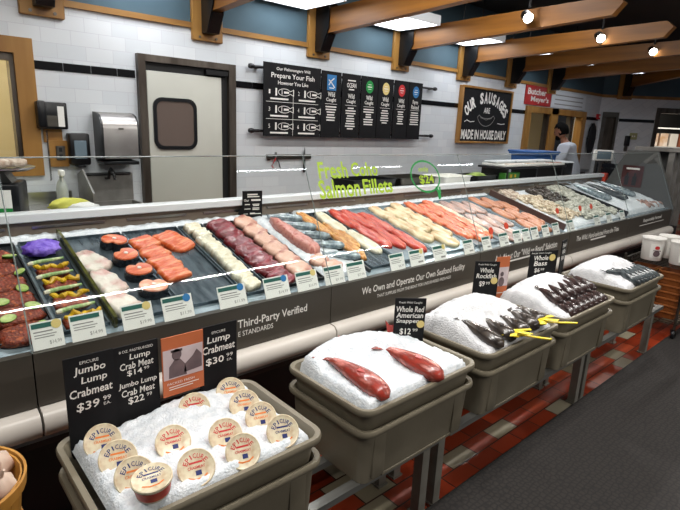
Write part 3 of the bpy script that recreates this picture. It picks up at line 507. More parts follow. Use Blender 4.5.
heap('oyster_pile', 'clam', 'pile of grey oysters against the dark divider', 'oysters', 4.85, 5.18, 2.10, 2.42, 160, mus1, 5)
random.seed(11)
EF = [(5.40, 2.20, .1, .46), (5.72, 2.18, .14, .5), (6.05, 2.2, .08, .46)]
for i, (x, y, r, L_) in enumerate(EF): setm(fish('whole_fish', 'large whole grey fish on ice at the case end, %s from the dark divider' % ORD[i], L_, .13, .07, 'greyfish' if i % 2 else 'trout', 'greyfish', group='whole fish at the case end'), bm_(x, y, .06, r))
heap('lobster_tail_pile', 'pinkst', 'pinkish shellfish pile at the corner of the far end', 'shellfish', 5.9, 6.3, 1.79, 1.9, 70, shrimp1, 6)
# sticker with bottles on the end panel
st = tag(MB().box(-.11, .11, 0, .003, 0, .24).build('sauce_poster', 'poster'), 'small dark red poster of sauce bottles on the grey end panel', 'poster'); setm(st, Matrix.Translation((6.376, 2.16, 1.06)) @ Matrix.Rotation(radians(-90), 4, 'Z'))
mb = MB()
for k in (-.05, .03): mb.box(k-.022, k+.022, -.004, -.0005, .02, .12).box(k-.009, k+.009, -.004, -.0005, .12, .16)
mb.build('bottle_picture', 'dark', st); lettering(st, 'white', [], off_m(-.001), bars=[(0, .205, .14, .02)])
# ------------------------------------------------------------------ price tags on the deck front
TG = [(.333, .091, 'spiced fillets', 'gold', '$14.99'), (.453, .106, 'scallion fillets', None, '$14.99'), (.619, .109, 'halibut', 'gold', '$19.99'), (.769, .118, 'salmon steaks', 'blue', '$11.99'), (.999, .125, 'large salmon portion', 'blue', '$11.99'),
      (1.215, .127, 'white chunks', 'blue', '$14.99'), (1.38, .12, 'swordfish', 'gold', '$16.99'), (1.542, .12, 'speckled pink fillet', None, '$9.99'), (1.685, .12, 'whole trout', None, '$7.99'), (1.984, .112, 'white fillets', None, '$8.99'),
      (2.145, .12, 'sockeye fillets', 'gold', ''), (2.347, .12, 'last sockeye fillet', 'yel', ''), (2.63, .105, 'cream fillets', None, ''), (2.825, .095, 'coho fillets', None, ''), (3.031, .11, 'white strip', None, ''), (3.20, .10, 'pink grey fillets', None, ''), (3.32, .10, 'middle pink grey line', None, ''), (3.44, .10, 'last pink grey line', None, ''), (3.60, .10, 'peach fillets', None, ''), (3.76, .10, 'brown divider', None, ''), (4.0, .12, 'shrimp', None, ''), (4.5, .11, 'clams', None, ''), (4.75, .11, 'middle of the clam pile', None, ''), (5.05, .11, 'oysters', None, '')]
for i, (x, w, l, seal, price) in enumerate(TG):
    h = .088
    t = MB().box(-w/2, w/2, 0, .002, 0, h).build('price_tag', 'card'); tag(t, 'white price tag with green header standing before the ' + l, 'price tag', 'price tags along the case front')
    MB().box(-w/2+.004, w/2-.012, -.0012, -.0002, h-.02, h-.005).build('header', 'tealink', t)
    lettering(t, 'greyink', ([(price, w*.22, .018, w*.38, .014)] if price else [(' ', 0, 0, 1, 1)]), off_m(-.0006), bars=[(-w*.12, h-.032, w*.6, .004), (-w*.06, h-.042, w*.7, .003), (-w*.1, h-.050, w*.62, .003)] + ([] if price else [(w*.2, .018, w*.35, .01)]))
    if seal: lettering(t, {'gold': 'goldink', 'blue': 'blueink', 'yel': 'goldink'}[seal], [], off_m(-.0016), 'seal', ells=[(w*.32, h-.014, .015, .015)])
    place(t, (x, 1.717, .8735), (radians(-21), 0, 0))
for i, (x, y) in enumerate([(4.056, 1.88), (4.441, 1.865), (4.661, 1.865), (3.156, 1.80), (2.93, 1.775)]):
    l = ['by the brown divider before the shrimp', 'standing between shrimp and clams', 'standing in the clam pile', 'among the pink grey fillets', 'at the coho fillets near the front glass'][i]
    t = thing('wild_marker', 'round orange red marker on a short pick ' + l, 'marker', group='round red markers')
    MB().tube([(0, 0, -.02), (0, 0, .03)], .002, 6).build('pick', 'white', t); MB().lathe([(.001, -.002), (.024, -.002), (.024, .002), (.001, .002)], 18, Matrix.Translation((0, 0, .055)) @ Matrix.Rotation(radians(70), 4, 'X')).build('disc', 'redtag', t)
    t.location = (x, y, bz(y)+.035)
# black sign hung at the back of the case
def board(name, label, cat, loc, rz, w, h, t_, mt='chalk', items=(), bars=(), inkm='white', group=None, tilt=0, lines=(), ells=()):
    o = MB().box(-w/2, w/2, 0, t_, 0, h).build(name, mt); tag(o, label, cat, group); place(o, loc, (tilt, 0, rz))
    if items or bars or lines or ells: lettering(o, inkm, items, off_m(-.0006), bars=bars, lines=lines, ells=ells)
    return o
o = board('case_sign', 'small black sign with clipped shoulder standing behind the tuna', 'sign', (1.535, 2.435, 1.075), radians(-12), .115, .15, .004, items=[('Our', -.035, .098, .03, .014, .01)], bars=[(.0, .13, .06, .008), (.005, .118, .07, .006), (.02, .099, .055, .010), (-.03, .075, .03, .005), (.02, .075, .04, .005), (.02, .068, .035, .005), (-.03, .05, .035, .004), (.02, .054, .04, .005), (.02, .046, .04, .005), (.0, .024, .03, .008), (.03, .022, .04, .005), (-.04, .022, .025, .003)])
MB().box(-.004, .004, .001, .004, -.03, 0).build('sign_stake', 'card', o); MB().prism([(-.0575, 0), (-.085, 0), (-.08, .045), (-.0575, .06)], .0005, .0035, 'y').build('side_wing', 'chalk', o)
# ================================================================== TUBS, STANDS, ICE
TX = [(.585, 'the crab containers'), (1.388, 'the red snapper'), (2.10, 'the yellow tagged rockfish'), (2.80, 'the plum coloured fish'), (3.64, 'the dark grey fish by the cart')]
def tote_mesh(w, d, wb, db, h, lip=.018, wall=.004):
    r = .042; Z = lambda P, z: [(p[0], p[1], z) for p in P]
    L_ = [Z(rrect(0, 0, wb, db, r*.8), 0), Z(rrect(0, 0, wb+(w-2*lip-wb)*.1, db+(d-2*lip-db)*.1, r*.9), .008), Z(rrect(0, 0, w-2*lip-.002, d-2*lip-.002, r), h-.022), Z(rrect(0, 0, w-.004, d-.004, r+.012), h-.022), Z(rrect(0, 0, w, d, r+.014), h-.017), Z(rrect(0, 0, w, d, r+.014), h-.006), Z(rrect(0, 0, w-.006, d-.006, r+.012), h), Z(rrect(0, 0, w-2*lip, d-2*lip, r), h-.002), Z(rrect(0, 0, w-2*lip-2*wall, d-2*lip-2*wall, r), h-.012), Z(rrect(0, 0, wb-2*wall, db-2*wall, r*.8), wall)]
    return MB().rings(L_)
low = up = None
for i, (x, l) in enumerate(TX):
    for k in range(2):
        lab = 'grey plastic tote holding ' + l + ' on ice' if k == 0 else 'outer grey tote nested below the one with ' + l
        t = thing('grey_tote', lab, 'tote', (x, 1.24, (.49, .402)[k]), group='grey totes on the stands')
        w, d, wb, db, h = [(.645, .455, .555, .365, .21), (.645, .455, .585, .395, .218)][k]
        tote_mesh(w, d, wb, db, h).build('tub', 'tote', t)
        if k == 1:
            for sx in (-1, 1):
                for sy in (-1, 1): MB().rbox(sx*.225-.03, sx*.225+.03, sy*.203-.006, sy*.203+.006, .015, .185, .005).build('corner_rib', 'tote', t)
            MB().rbox(-.20, .20, -.004, .004, .0, .012, .002, 1, Matrix.Translation((0, -.198, 0))).build('foot_ridge', 'tote', t)
STX = [(.22, 1.56, 'the crab and snapper totes'), (1.62, 3.04, 'the rockfish and plum fish totes'), (3.08, 4.24, 'the tote next to the cart')]
for a, b, l in STX:
    t = thing('tote_stand', 'aluminium angle stand with legs under ' + l, 'stand', ((a+b)/2, 1.24, 0), group='aluminium tote stands'); w = (b-a)/2
    for y in (-.165, 0, .15): MB().box(-w, w, y-.018, y+.018, .375, .40).build('rail', 'alu', t)
    for sx in (-1, 1):
        MB().box(sx*(w-.02)-.02, sx*(w-.02)+.02, -.148, .128, .365, .395).build('cross_bar', 'alu', t)
        for sy in (-.11, .12):
            lg = MB().box(sx*(w-.02)-.022, sx*(w-.02)+.022, sy-.022, sy+.022, .01, .364).build('leg', 'leg', t)
            MB().box(sx*(w-.02)-.03, sx*(w-.02)+.03, sy-.03, sy+.03, .0, .01).build('foot_plate', 'leg', lg)
def tote_ice(x, label, hf, mt='icew'):
    return icepatch('tote_ice', x-.28, x+.28, 1.042, 1.432, hf, label, 60, 42, mt, mfun=lambda a, b: .668)
tote_ice(.585, 'crushed ice around the crab containers', lambda x, y: .036+.03*G(x, y, .66, 1.40, .16, .08), 'ice')
tote_ice(1.388, 'crushed ice heaped over the red snapper', lambda x, y: .042+.065*G(x, y, 1.40, 1.36, .16, .1)+.05*G(x, y, 1.22, 1.39, .12, .05)+.06*G(x, y, 1.45, 1.26, .08, .06), 'ice')
tote_ice(2.10, 'tall smooth mound of fine ice over the rockfish', lambda x, y: .026+.135*G(x, y, 2.07, 1.30, .30, .16))
tote_ice(2.80, 'mound of fine ice over the plum fish', lambda x, y: .026+.125*G(x, y, 2.79, 1.30, .32, .14))
tote_ice(3.64, 'mound of fine ice over the dark grey fish', lambda x, y: .026+.12*G(x, y, 3.62, 1.28, .32, .15))
# snapper
def snapper(label, loc, rot, L_=.36):
    t = fish('red_snapper', label, L_, .095, .07, 'snap', 'fin', group='red snappers on ice', curve=.015); place(t, loc, rot); return t
snapper('red snapper with its head toward the floor mat, longer one in view', (1.180, 1.20, .730), (radians(4), 0, radians(1)), .35)
snapper('red snapper with its head toward the floor mat, beside the price sign', (1.42, 1.14, .736), (radians(10), 0, radians(14)), .29)
for i, (x, y, z, r) in enumerate([(1.293, 1.40, .735, 1), (1.60, 1.405, .735, -.4)]):
    mb = MB().prism([(-.012, -.03), (.012, -.03), (.035, .035), (.008, .018), (-.008, .02), (-.03, .045)], -.002, .002, 'y'); mb.tube([(0, 0, -.06), (0, 0, -.028)], [.016, .012], 8)
    o = mb.build('snapper_tail', 'fin'); tag(o, ['red snapper tail poking from the ice at the back of the tote', 'red snapper tail poking from the ice beside the black price sign'][i], 'fish tail'); place(o, (x, y, z), (0, 0, r))
# crab containers
def crab(loc, rot, label, ink, ink2):
    t = thing('crab_container', label, 'food container', loc, rot=rot, group='crabmeat containers on ice')
    MB().lathe([(.001, -.055), (.047, -.055), (.050, -.052), (.056, -.006), (.052, -.006), (.001, -.006)], 28).build('cup', 'cup', t)
    MB().lathe([(.0505, -.045), (.0512, -.045), (.0563, -.012), (.0556, -.012)], 28).build('cup_band', 'cupred', t)
    ld = MB().lathe([(.001, -.0055), (.059, -.006), (.061, -.004), (.061, .003), (.058, .005), (.054, .0025), (.001, .0025)], 32).build('lid', 'lid', t)
    mb = MB(); wd = 'EPICURE'
    for k, ch in enumerate(wd):
        a = radians(150 - 120*k/6); put_text(mb, ch, .037*cos(a), .037*sin(a), .0105 if ch != 'I' else .004, .0155, .012, 0, a-pi/2, Matrix.Translation((0, 0, .0032)))
    mb.build('lettering', ink, ld, smooth=False)
    lettering(ld, ink2, [('CRABMEAT', .0, .001, .056, .009, .02)], Matrix.Translation((0, 0, .0032)), 'band_lettering', bars=[(0, .016, .044, .006)])
    lettering(ld, 'navy', [], Matrix.Translation((0, 0, .0034)), 'label_patch', bars=[(.004, -.017, .019, .015)])
    lettering(ld, 'orangeink', [], Matrix.Translation((0, 0, .0032)), 'label_swirl', lines=[([(-.03, -.028), (-.01, -.036), (.015, -.035), (.03, -.026)], .005)])
    t.scale = (.80, .80, .80); return t
cz = .733
def face(th, az): return (radians(-th) * -1, 0, radians(az))
CR = [(.365, 1.345, 52, -14, 'navy', 'orangeink', 'crab container with navy lettering, back one of the leaning line of four'), (.372, 1.245, 50, -14, 'navy', 'orangeink', 'crab container with navy lettering, second of the line at the totes end'), (.38, 1.15, 48, -12, 'navy', 'orangeink', 'crab container with navy lettering, behind the upright container'),
      (.515, 1.225, 42, -10, 'redink', 'redink', 'crab container with red lettering beside the leaning line, mid row'), (.515, 1.085, 45, -12, 'redink', 'redink', 'crab container with red lettering at the front middle of the tote'), (.64, 1.35, 55, -16, 'redink', 'redink', 'crab container with red lettering standing nearest the photo card'),
      (.645, 1.165, 48, -14, 'redink', 'redink', 'crab container with red lettering in the centre of the ice'), (.645, 1.07, 50, -14, 'redink', 'redink', 'crab container with red lettering, front one of the pair in the centre'),
      (.78, 1.37, 52, -18, 'navy', 'orangeink', 'crab container with navy lettering, back one of the row by the snapper tote'), (.775, 1.275, 50, -18, 'navy', 'orangeink', 'crab container with navy lettering, second of the row by the snapper tote'), (.775, 1.18, 50, -16, 'navy', 'orangeink', 'crab container with navy lettering, third of the row by the snapper tote'), (.785, 1.08, 50, -18, 'navy', 'navy', 'crab container with navy lettering, front one of the row by the snapper tote')]
for x, y, th, az, i1, i2, l in CR: crab((x, y, .722), (radians(th), 0, radians(az)), l, i1, i2)
crab((.395, 1.075, .755), (radians(6), radians(-4), radians(-14)), 'crab container standing upright with red band at the corner of the ice', 'navy', 'navy')
# signs standing in the totes
sy = 1.432
board('crab_price_sign', 'black sign reading Jumbo Lump Crabmeat 39, first of the crab signs', 'sign', (.37, sy, .64), 0, .132, .31, .005, items=[('EPICURE', .0, .29, .05, .009, .0), ('Jumbo', .0, .265, .085, .028, .015, .1), ('Lump', .01, .233, .07, .027, .015, .1), ('Crabmeat', .0, .20, .115, .026, .015, .1), ('$39', -.012, .155, .062, .03, .012, .1), ('99', .04, .164, .022, .014, .01), ('EA.', .04, .147, .02, .009)], group='crab signs')
board('crab_price_sign', 'black sign listing Lump Crab Meat 14 and Jumbo Lump 22', 'sign', (.503, sy+.006, .64), 0, .132, .305, .005, items=[('8 OZ. PASTEURIZED', .0, .288, .10, .008), ('Lump', .01, .265, .062, .023, .012, .1), ('Crab Meat', .0, .24, .10, .022, .012, .1), ('$14', -.008, .215, .045, .02, .01), ('99', .028, .22, .016, .01), ('Jumbo Lump', .0, .178, .115, .022, .012, .1), ('Crab Meat', .0, .153, .10, .022, .012, .1), ('$22', -.008, .124, .048, .025, .012), ('99', .032, .13, .016, .012)], group='crab signs')
ps = board('photo_card', 'orange card with grey photograph of a fisherman between crab signs', 'card', (.643, sy-.008, .745), radians(0), .138, .20, .004, mt='orangecard', items=[('PACKED FRESH', -.01, .042, .09, .008)], bars=[(.0, .03, .10, .003), (-.01, .022, .08, .003)])
MB().box(-.066, .066, -.0012, -.0002, .058, .158).build('photograph', 'photo1', ps)
mb = MB(); m = off_m(-.0016); put_ell(mb, -.022, .138, .016, .02, m); mb.add([(-.05, .062, 0), (.01, .062, 0), (.005, .10, 0), (-.012, .122, 0), (-.03, .122, 0), (-.048, .10, 0)], [(0, 1, 2, 3, 4, 5)], m); mb.add([(.0, .07, 0), (.062, .075, 0), (.062, .12, 0), (.045, .14, 0), (.03, .12, 0), (.005, .10, 0)], [(0, 1, 2, 3, 4, 5)], m); put_bar(mb, -.022, .151, .038, .008, m); mb.build('fisherman_picture', 'photo2', ps, smooth=False)
board('crab_price_sign', 'black sign reading Lump Crabmeat 30, beside the orange photo card', 'sign', (.772, sy, .64), 0, .136, .305, .005, items=[('EPICURE', .0, .28, .05, .009), ('Lump', .0, .253, .085, .03, .015, .1), ('Crabmeat', .0, .222, .12, .027, .015, .1), ('$30', -.015, .178, .066, .028, .012), ('99', .04, .187, .024, .013), ('EA.', .04, .17, .02, .009)], group='crab signs')
fs_ = radians(-37)
o = board('fish_price_sign', 'black sign reading Whole Red American Snapper 12', 'sign', (1.63, 1.33, .66), fs_, .135, .235, .005, items=[('Fresh Wild Caught', .0, .215, .10, .012), ('Whole Red', .0, .186, .122, .026, .015, .1), ('American', .0, .158, .118, .024, .015, .1), ('Snapper', -.008, .13, .10, .024, .015, .1), ('$12', -.015, .082, .05, .032, .015), ('99', .028, .09, .022, .014)], group='whole fish signs')
lettering(o, 'goldink', [], off_m(-.0016), 'seal', ells=[(.05, .118, .017, .017)])
o = board('fish_price_sign', 'black sign reading Whole Rockfish 9, behind the tall ice mound', 'sign', (2.36, 1.425, .66), fs_, .135, .27, .005, items=[('Fresh Wild Caught', .0, .252, .10, .012), ('Whole', .0, .222, .075, .026, .015, .1), ('Rockfish', .0, .19, .11, .026, .015, .1), ('$9', -.02, .145, .03, .032, .015), ('99', .012, .15, .022, .016)], group='whole fish signs')
lettering(o, 'goldink', [], off_m(-.0016), 'seal', ells=[(.045, .165, .019, .019)])
ps = board('photo_card', 'narrow orange photo card seen obliquely by the rockfish sign', 'card', (2.535, 1.435, .67), radians(-20), .09, .26, .004, mt='orangecard', bars=[(0, .05, .06, .004)])
MB().box(-.043, .043, -.0012, -.0002, .09, .20).build('photograph', 'photo1', ps); mb = MB(); put_ell(mb, .0, .115, .02, .028, off_m(-.0016)); put_ell(mb, .0, .16, .012, .014, off_m(-.0016)); mb.build('fisherman_picture', 'photo2', ps, smooth=False)
o = board('fish_price_sign', 'black sign reading Whole Bass, behind the plum fish ice', 'sign', (3.02, 1.44, .66), radians(-22), .21, .24, .005, items=[('Fresh Wild Caught', -.02, .225, .15, .012), ('Whole', -.02, .195, .11, .03, .015, .1), ('Bass', -.02, .16, .10, .03, .015, .1), ('$6', -.04, .115, .04, .032, .015), ('99', -.0, .12, .028, .016)], group='whole fish signs')
lettering(o, 'goldink', [], off_m(-.0016), 'seal', ells=[(.065, .195, .024, .022)])
board('fish_price_sign', 'narrow black sign turned aside at the edge of the last ice mound', 'sign', (3.33, 1.46, .66), radians(12), .12, .27, .005, items=[('Fresh', .0, .235, .08, .03, .015), ('Wild', .0, .19, .08, .03, .015), ('Black', 0, .15, .08, .03, .015)], group='whole fish signs')
# fish in the other totes
def icefish(label, x, y, z, rz, L_, mt, pitch=14, grp=None, H_=.07): t = fish('whole_fish', label, L_, H_, .06, mt, mt, group=grp); place(t, (x, y, z), (radians(pitch), 0, rz)); return t
for i, (x, y, L_) in enumerate([(1.895, 1.14, .24), (2.00, 1.12, .19), (2.11, 1.10, .16), (2.21, 1.11, .17), (2.295, 1.11, .15)]):
    icefish('dark rockfish head poking from ice, %s from the snapper tote' % ORD[i], x, y, .742, radians(4), L_, 'darkfish', 16, 'rockfish in ice', .085)
for i, (x, y) in enumerate([(2.03, 1.0), (2.27, 1.01)]):
    mb = MB(); mb.box(-.03, .03, -.028, .028, 0, .003)
    for k in range(7): a = k*.9; mb.box(0, .055+.008*(k % 3), -.011, .011, .003+.002*k, .0045+.002*k, Matrix.Rotation(a, 4, 'Z'))
    o = mb.build('yellow_tag', 'yellowtag'); tag(o, ['smaller bunch of yellow tags on the tote rim by the middle heads', 'larger bunch of yellow tags at the corner of the rockfish tote'][i], 'tag', 'yellow fish tags'); place(o, (x, y+.05, .725), (radians(-12), 0, .3*i)); o.scale = (1.3, 1.3, 1.3); MB().box(-.006, .006, -.13, -.02, 0, .003).build('strap', 'yellowtag', o)
for i in range(6): icefish('plum coloured fish in the upper rank, %s from the rockfish tote' % ORD[i], 2.62+.085*i, 1.19, .762-.003*abs(i-2), radians(8), .17, 'purpfish', 24, 'plum fish upper rank', .055)
for i in range(7): icefish('plum coloured fish in the lower rank, %s from the rockfish tote' % ORD[i], 2.61+.066*i, 1.085, .708, radians(8), .12, 'purpfish', 24, 'plum fish lower rank', .05)
for i in range(6): icefish('dark grey fish in a rank near the cart, %s from the plum tote' % ORD[i], 3.50+.072*i, 1.11, .738-.004*i, radians(6), .19, 'greyfish', 22, 'dark grey fish rank', .06)
icefish('dark grey fish lying sideways high on the last ice mound', 3.47, 1.17, .752, radians(65), .2, 'greyfish', 10, None, .055)
# ================================================================== GARLIC BASKET
st = thing('slatted_stool', 'black slatted stool under the garlic basket', 'stool', (.02, 1.33, 0))
for k in range(5): MB().box(-.19, .19, -.17+.07*k, -.13+.07*k, .43, .45).build('slat', 'blackp', st)
for sx in (-1, 1): MB().box(sx*.165-.015, sx*.165+.015, -.17, .15, .40, .43).build('side_rail', 'blackp', st)
for sx in (-1, 1):
    for s2 in (-1, 1): MB().box(sx*.165-.015, sx*.165+.015, s2*.13-.015, s2*.13+.015, 0, .40).build('leg', 'blackp', st)
bk = thing('garlic_basket', 'round wooden slat basket of garlic at the end of the counter', 'basket', (.018, 1.33, .451))
mb = MB(); n = 26
for k in range(n):
    a = 2*pi*k/n; mb.add([( -.014, 0, 0), (.014, 0, 0), (.0175, .035, .30), (-.0175, .035, .30), (-.014, -.004, 0), (.014, -.004, 0), (.0175, .031, .30), (-.0175, .031, .30)], [(0, 1, 2, 3), (7, 6, 5, 4), (0, 4, 5, 1), (1, 5, 6, 2), (2, 6, 7, 3), (3, 7, 4, 0)], Matrix.Rotation(a, 4, 'Z') @ Matrix.Translation((0, .115, 0)))
mb.build('slats', 'wicker', bk); MB().lathe([(.001, 0), (.112, 0), (.112, .006), (.001, .006)], 26).build('bottom', 'wicker', bk)
for z0, r in [(.275, .152), (.14, .134)]: MB().rings([[(r_*cos(2*pi*k/40), r_*sin(2*pi*k/40), z_) for k in range(40)] for r_, z_ in [(r, z0), (r+.006, z0), (r+.009, z0+.03), (r+.003, z0+.03)]], loop=True).build('hoop', 'wicker', bk)
random.seed(5); spots = [(0, 0), (.075, .02), (-.07, .04), (.02, .085), (.03, -.08), (-.05, -.06), (.095, -.055), (.105, .045)]
for i, (dx, dy) in enumerate(spots):
    t = thing('garlic_bulb', 'pinkish white garlic bulb in the basket, ' + ['middle one', 'resting by the counter rim', 'tucked toward the window end', 'against the back rim', 'toward the aisle', 'behind the aisle rim', 'at the rim facing the crab tote', 'at the rim between counter and crab tote'][i], 'garlic', (.018+dx, 1.33+dy, .745+random.uniform(-.01, .012)), rot=(random.uniform(-.4, .4), random.uniform(-.4, .4), i), group='garlic bulbs in the basket')
    mb = MB(); nn = 24; rs = []
    for r, z in [(.004, -.03), (.026, -.024), (.037, -.004), (.033, .016), (.018, .03), (.007, .042)]: rs.append([(r*(1+.07*cos(6*2*pi*k/nn))*cos(2*pi*k/nn), r*(1+.07*cos(6*2*pi*k/nn))*sin(2*pi*k/nn), z) for k in range(nn)])
    mb.rings(rs).build('bulb', 'garlic', t, ang=3); MB().tube([(0, 0, .04), (.002, .002, .055), (.005, 0, .066)], [.006, .004, .003], 8).build('stem', 'garlic', t)
gf = MB()
lumpy(gf, 0, 0, 0, .132, .132, .118, 4, .05); tag(gf.build('garlic_fill', 'garlic', ang=3), 'lower garlic bulbs heaped inside the wooden basket', 'garlic', kind='stuff').location = (.018, 1.33, .612)
# ================================================================== CART AT THE FAR END
ct = thing('wire_cart', 'dark wire cart with casters holding buckets and wooden baskets', 'cart', (5.12, 1.30, 0))
for zz in (.14, .60):
    mb = MB()
    for sy_ in (-.24, .24): mb.box(-.42, .42, sy_-.008, sy_+.008, zz-.012, zz)
    for k in range(15): mb.box(-.42+.06*k-.003, -.42+.06*k+.003, -.232, .232, zz-.008, zz-.002)
    mb.build('wire_shelf', 'dsteel', ct)
for sx in (-1, 1):
    for s2 in (-1, 1):
        MB().tube([(sx*.41, s2*.23, .09), (sx*.41, s2*.23, .64)], .011).build('post', 'dsteel', ct)
        c_ = MB().lathe([(.001, -.014), (.036, -.014), (.040, -.008), (.040, .008), (.036, .014), (.001, .014)], 18, Matrix.Translation((sx*.41+.015, s2*.23, .041)) @ Matrix.Rotation(pi/2, 4, 'X')).build('caster', 'blackp', ct)
        MB().prism([(-.018, .09), (.018, .09), (.024, .036), (.006, .036)], s2*.23-.021, s2*.23-.016, 'y', Matrix.Translation((sx*.41, 0, 0))).prism([(-.018, .09), (.018, .09), (.024, .036), (.006, .036)], s2*.23+.016, s2*.23+.021, 'y', Matrix.Translation((sx*.41, 0, 0))).build('fork', 'dsteel', c_)
def bucket(x, y, l):
    t = thing('white_bucket', l, 'bucket', (x, y, .601), group='white buckets on the cart'); t.scale = (.86, .86, .92)
    MB().lathe([(.001, 0), (.088, 0), (.091, .004), (.102, .185), (.001, .185)], 28).build('pail', 'bucket', t); MB().lathe([(.001, .186), (.106, .186), (.108, .19), (.108, .204), (.104, .208), (.001, .205)], 28).build('lid', 'bucket', t)
    lb = MB(); N_ = 10; m = Matrix.Rotation(radians(-140), 4, 'Z')
    rs = [[((.0905+.010*z_/.185*1.02+e)*cos(-.6+1.2*k/N_), (.0905+.010*z_/.185*1.02+e)*sin(-.6+1.2*k/N_), z_) for z_ in (.03, .16)] for k in range(N_+1) for e in (.002,)]
    vs = [p for r in rs for p in r]; lb.add(vs, [(2*k, 2*k+2, 2*k+3, 2*k+1) for k in range(N_)], m); lb.build('label', 'card', t)
    d = MB(); put_ell(d, 0, .125, .022, .016, off_m(-.105)); o = d.build('red_emblem', 'redink', t); o.rotation_euler = (0, 0, radians(-52))
    d = MB(); put_ell(d, 0, .07, .03, .028, off_m(-.103)); put_bar(d, 0, .098, .07, .006, off_m(-.105)); o = d.build('label_picture', 'photo2', t); o.rotation_euler = (0, 0, radians(-52))
bucket(4.86, 1.38, 'white lidded bucket at the cart corner beside the last tote'); bucket(4.88, 1.17, 'white lidded bucket with red emblem facing the shopper aisle'); bucket(5.08, 1.32, 'white lidded bucket standing behind the emblem bucket'); bucket(5.09, 1.11, 'white lidded bucket farther along the cart edge')
for cix, (x, y, l) in enumerate([(4.87, 1.41, 'stack nearest the seafood case'), (4.87, 1.19, 'stack on the shopper aisle side'), (5.12, 1.17, 'aisle stack farther from the totes')]):
    for k in range(7):
        mb = MB(); z0 = 0
        mb.rings([[(p[0], p[1], zz) for p in rrect(0, 0, w_, w_, .03, 3)] for w_, zz in [(.155, 0), (.175, .05), (.195, .05), (.195, .062), (.172, .062), (.150, .006)]])
        t = mb.build('wooden_basket', 'crate'); tag(t, 'orange brown wooden basket, %s from the top of the %s' % (ORD[6-k], l), 'basket', 'wooden baskets on the cart'); t.location = (x, y, .141+.0565*k)
        MB().box(-.1, .1, -.1005, -.0975, .044, .049).build('rim_band', 'wicker', t)
# ================================================================== BACK WALL OBJECTS
def wl(x, z): return (x, 4.5, z)
# menu boards on two rods
mr = thing('menu_rail', 'pair of black wall rods with knob ends carrying the menu panels', 'rail', wl(4.20, 1.5))
for zz in (.01, .61):
    MB().tube([(-1.40, -.05, zz), (1.38, -.05, zz)], .014, 10).build('rod', 'blackm', mr)
    for xx in (-1.41, 1.39): MB().lathe([(.001, -.03), (.02, -.026), (.026, 0), (.02, .026), (.001, .03)], 12, Matrix.Translation((xx, -.05, zz)) @ Matrix.Rotation(pi/2, 4, 'Y')).build('knob', 'blackm', mr)
    for xx in (-1.33, -.55, .35, 1.32): MB().box(xx-.015, xx+.015, -.045, 0, zz-.015, zz+.015).build('standoff', 'blackm', mr)
mt_ = 'chalk'
o = board('menu_sign', 'large black board reading Prepare Your Fish with six fish drawings', 'sign', (3.26, 4.405, 1.462), 0, .715, .70, .012, items=[('Our Fishmongers Will', .0, .645, .42, .038, .01), ('Prepare Your Fish', .0, .58, .54, .062, .01), ('However You Like', .0, .52, .38, .036, .01)] + [(str(1+i), -.29+.36*(i % 2), .43-.165*(i//2), .018, .04) for i in range(6)],
          bars=[(0, .335, .66, .004), (0, .17, .66, .004), (0, .235, .004, .46)] + [(-.17+.35*(i % 2), .365-.165*(i//2), .22, .016) for i in range(6)], lines=[([(-.23+.36*(i % 2)+.02, .43-.165*(i//2)-.03), (-.23+.36*(i % 2)+.02, .43-.165*(i//2)+.03)], .02) for i in range(6)])
m = off_m(-.0006)
for i in range(6):
    mb = MB()
    cx = -.11+.36*(i % 2); c_ = .43-.165*(i//2); pts = [(cx+.075*cos(a), c_+.034*sin(a)) for a in [radians(q) for q in range(20, 341, 20)]]; put_line(mb, pts+[(cx+.115, c_-.03), (cx+.115, c_+.03), pts[0]], .006, m); put_line(mb, [(cx-.03, c_-.02), (cx-.03, c_+.02)], .008, m); put_line(mb, [(cx+.0, c_), (cx+.05, c_)], .02, m)
    mb.build('fish_drawing', 'white', o, smooth=False)
PX = [3.77, 4.063, 4.347, 4.62, 4.90, 5.165]; PW = [.275, .275, .265, .26, .26, .245]
PL = ['with a blue square fish emblem', 'with a white lettered emblem', 'with a green round emblem', 'with a yellow round emblem', 'with a red round emblem', 'with a blue round emblem']
PI = ['blueink', 'white', 'greenink', 'goldink', 'redink', 'blueink']
for i in range(6):
    second = ('Farm', 'Raised') if i == 5 else ('Wild', 'Caught')
    nb = [6, 9, 7, 6, 6, 6][i]; random.seed(i)
    o = board('hanging_sign', 'narrow black menu panel ' + PL[i], 'sign', (PX[i], 4.405, 1.462), 0, PW[i], .69, .012, items=[(second[0], 0, .455, .10, .05, .015), (second[1], 0, .395, .14, .05, .015)], bars=[(0, .355, .17, .004)] + [(0, .325-.028*k, random.uniform(.08, .17), .013) for k in range(nb)], group='narrow menu panels')
    if i == 0: lettering(o, 'blueink', [], off_m(-.0008), 'emblem', bars=[(0, .575, .13, .16)]); lettering(o, 'white', [], off_m(-.0012), 'emblem_mark', lines=[([(-.04, .55), (-.01, .59), (.03, .62)], .012), ([(-.04, .60), (.0, .57), (.04, .53)], .012), ([(-.03, .52), (.03, .52)], .01)])
    elif i == 1: lettering(o, 'white', [('OCEAN', 0, .57, .14, .05, .01)], off_m(-.0008), 'emblem', bars=[(0, .62, .12, .012), (0, .525, .08, .012)])
    else: lettering(o, PI[i], [], off_m(-.0008), 'emblem', ells=[(0, .575, .06, .07)]); lettering(o, 'white', [], off_m(-.0012), 'emblem_mark', bars=[(0, .575, .07, .010), (0, .60, .05, .006), (0, .55, .05, .006)])
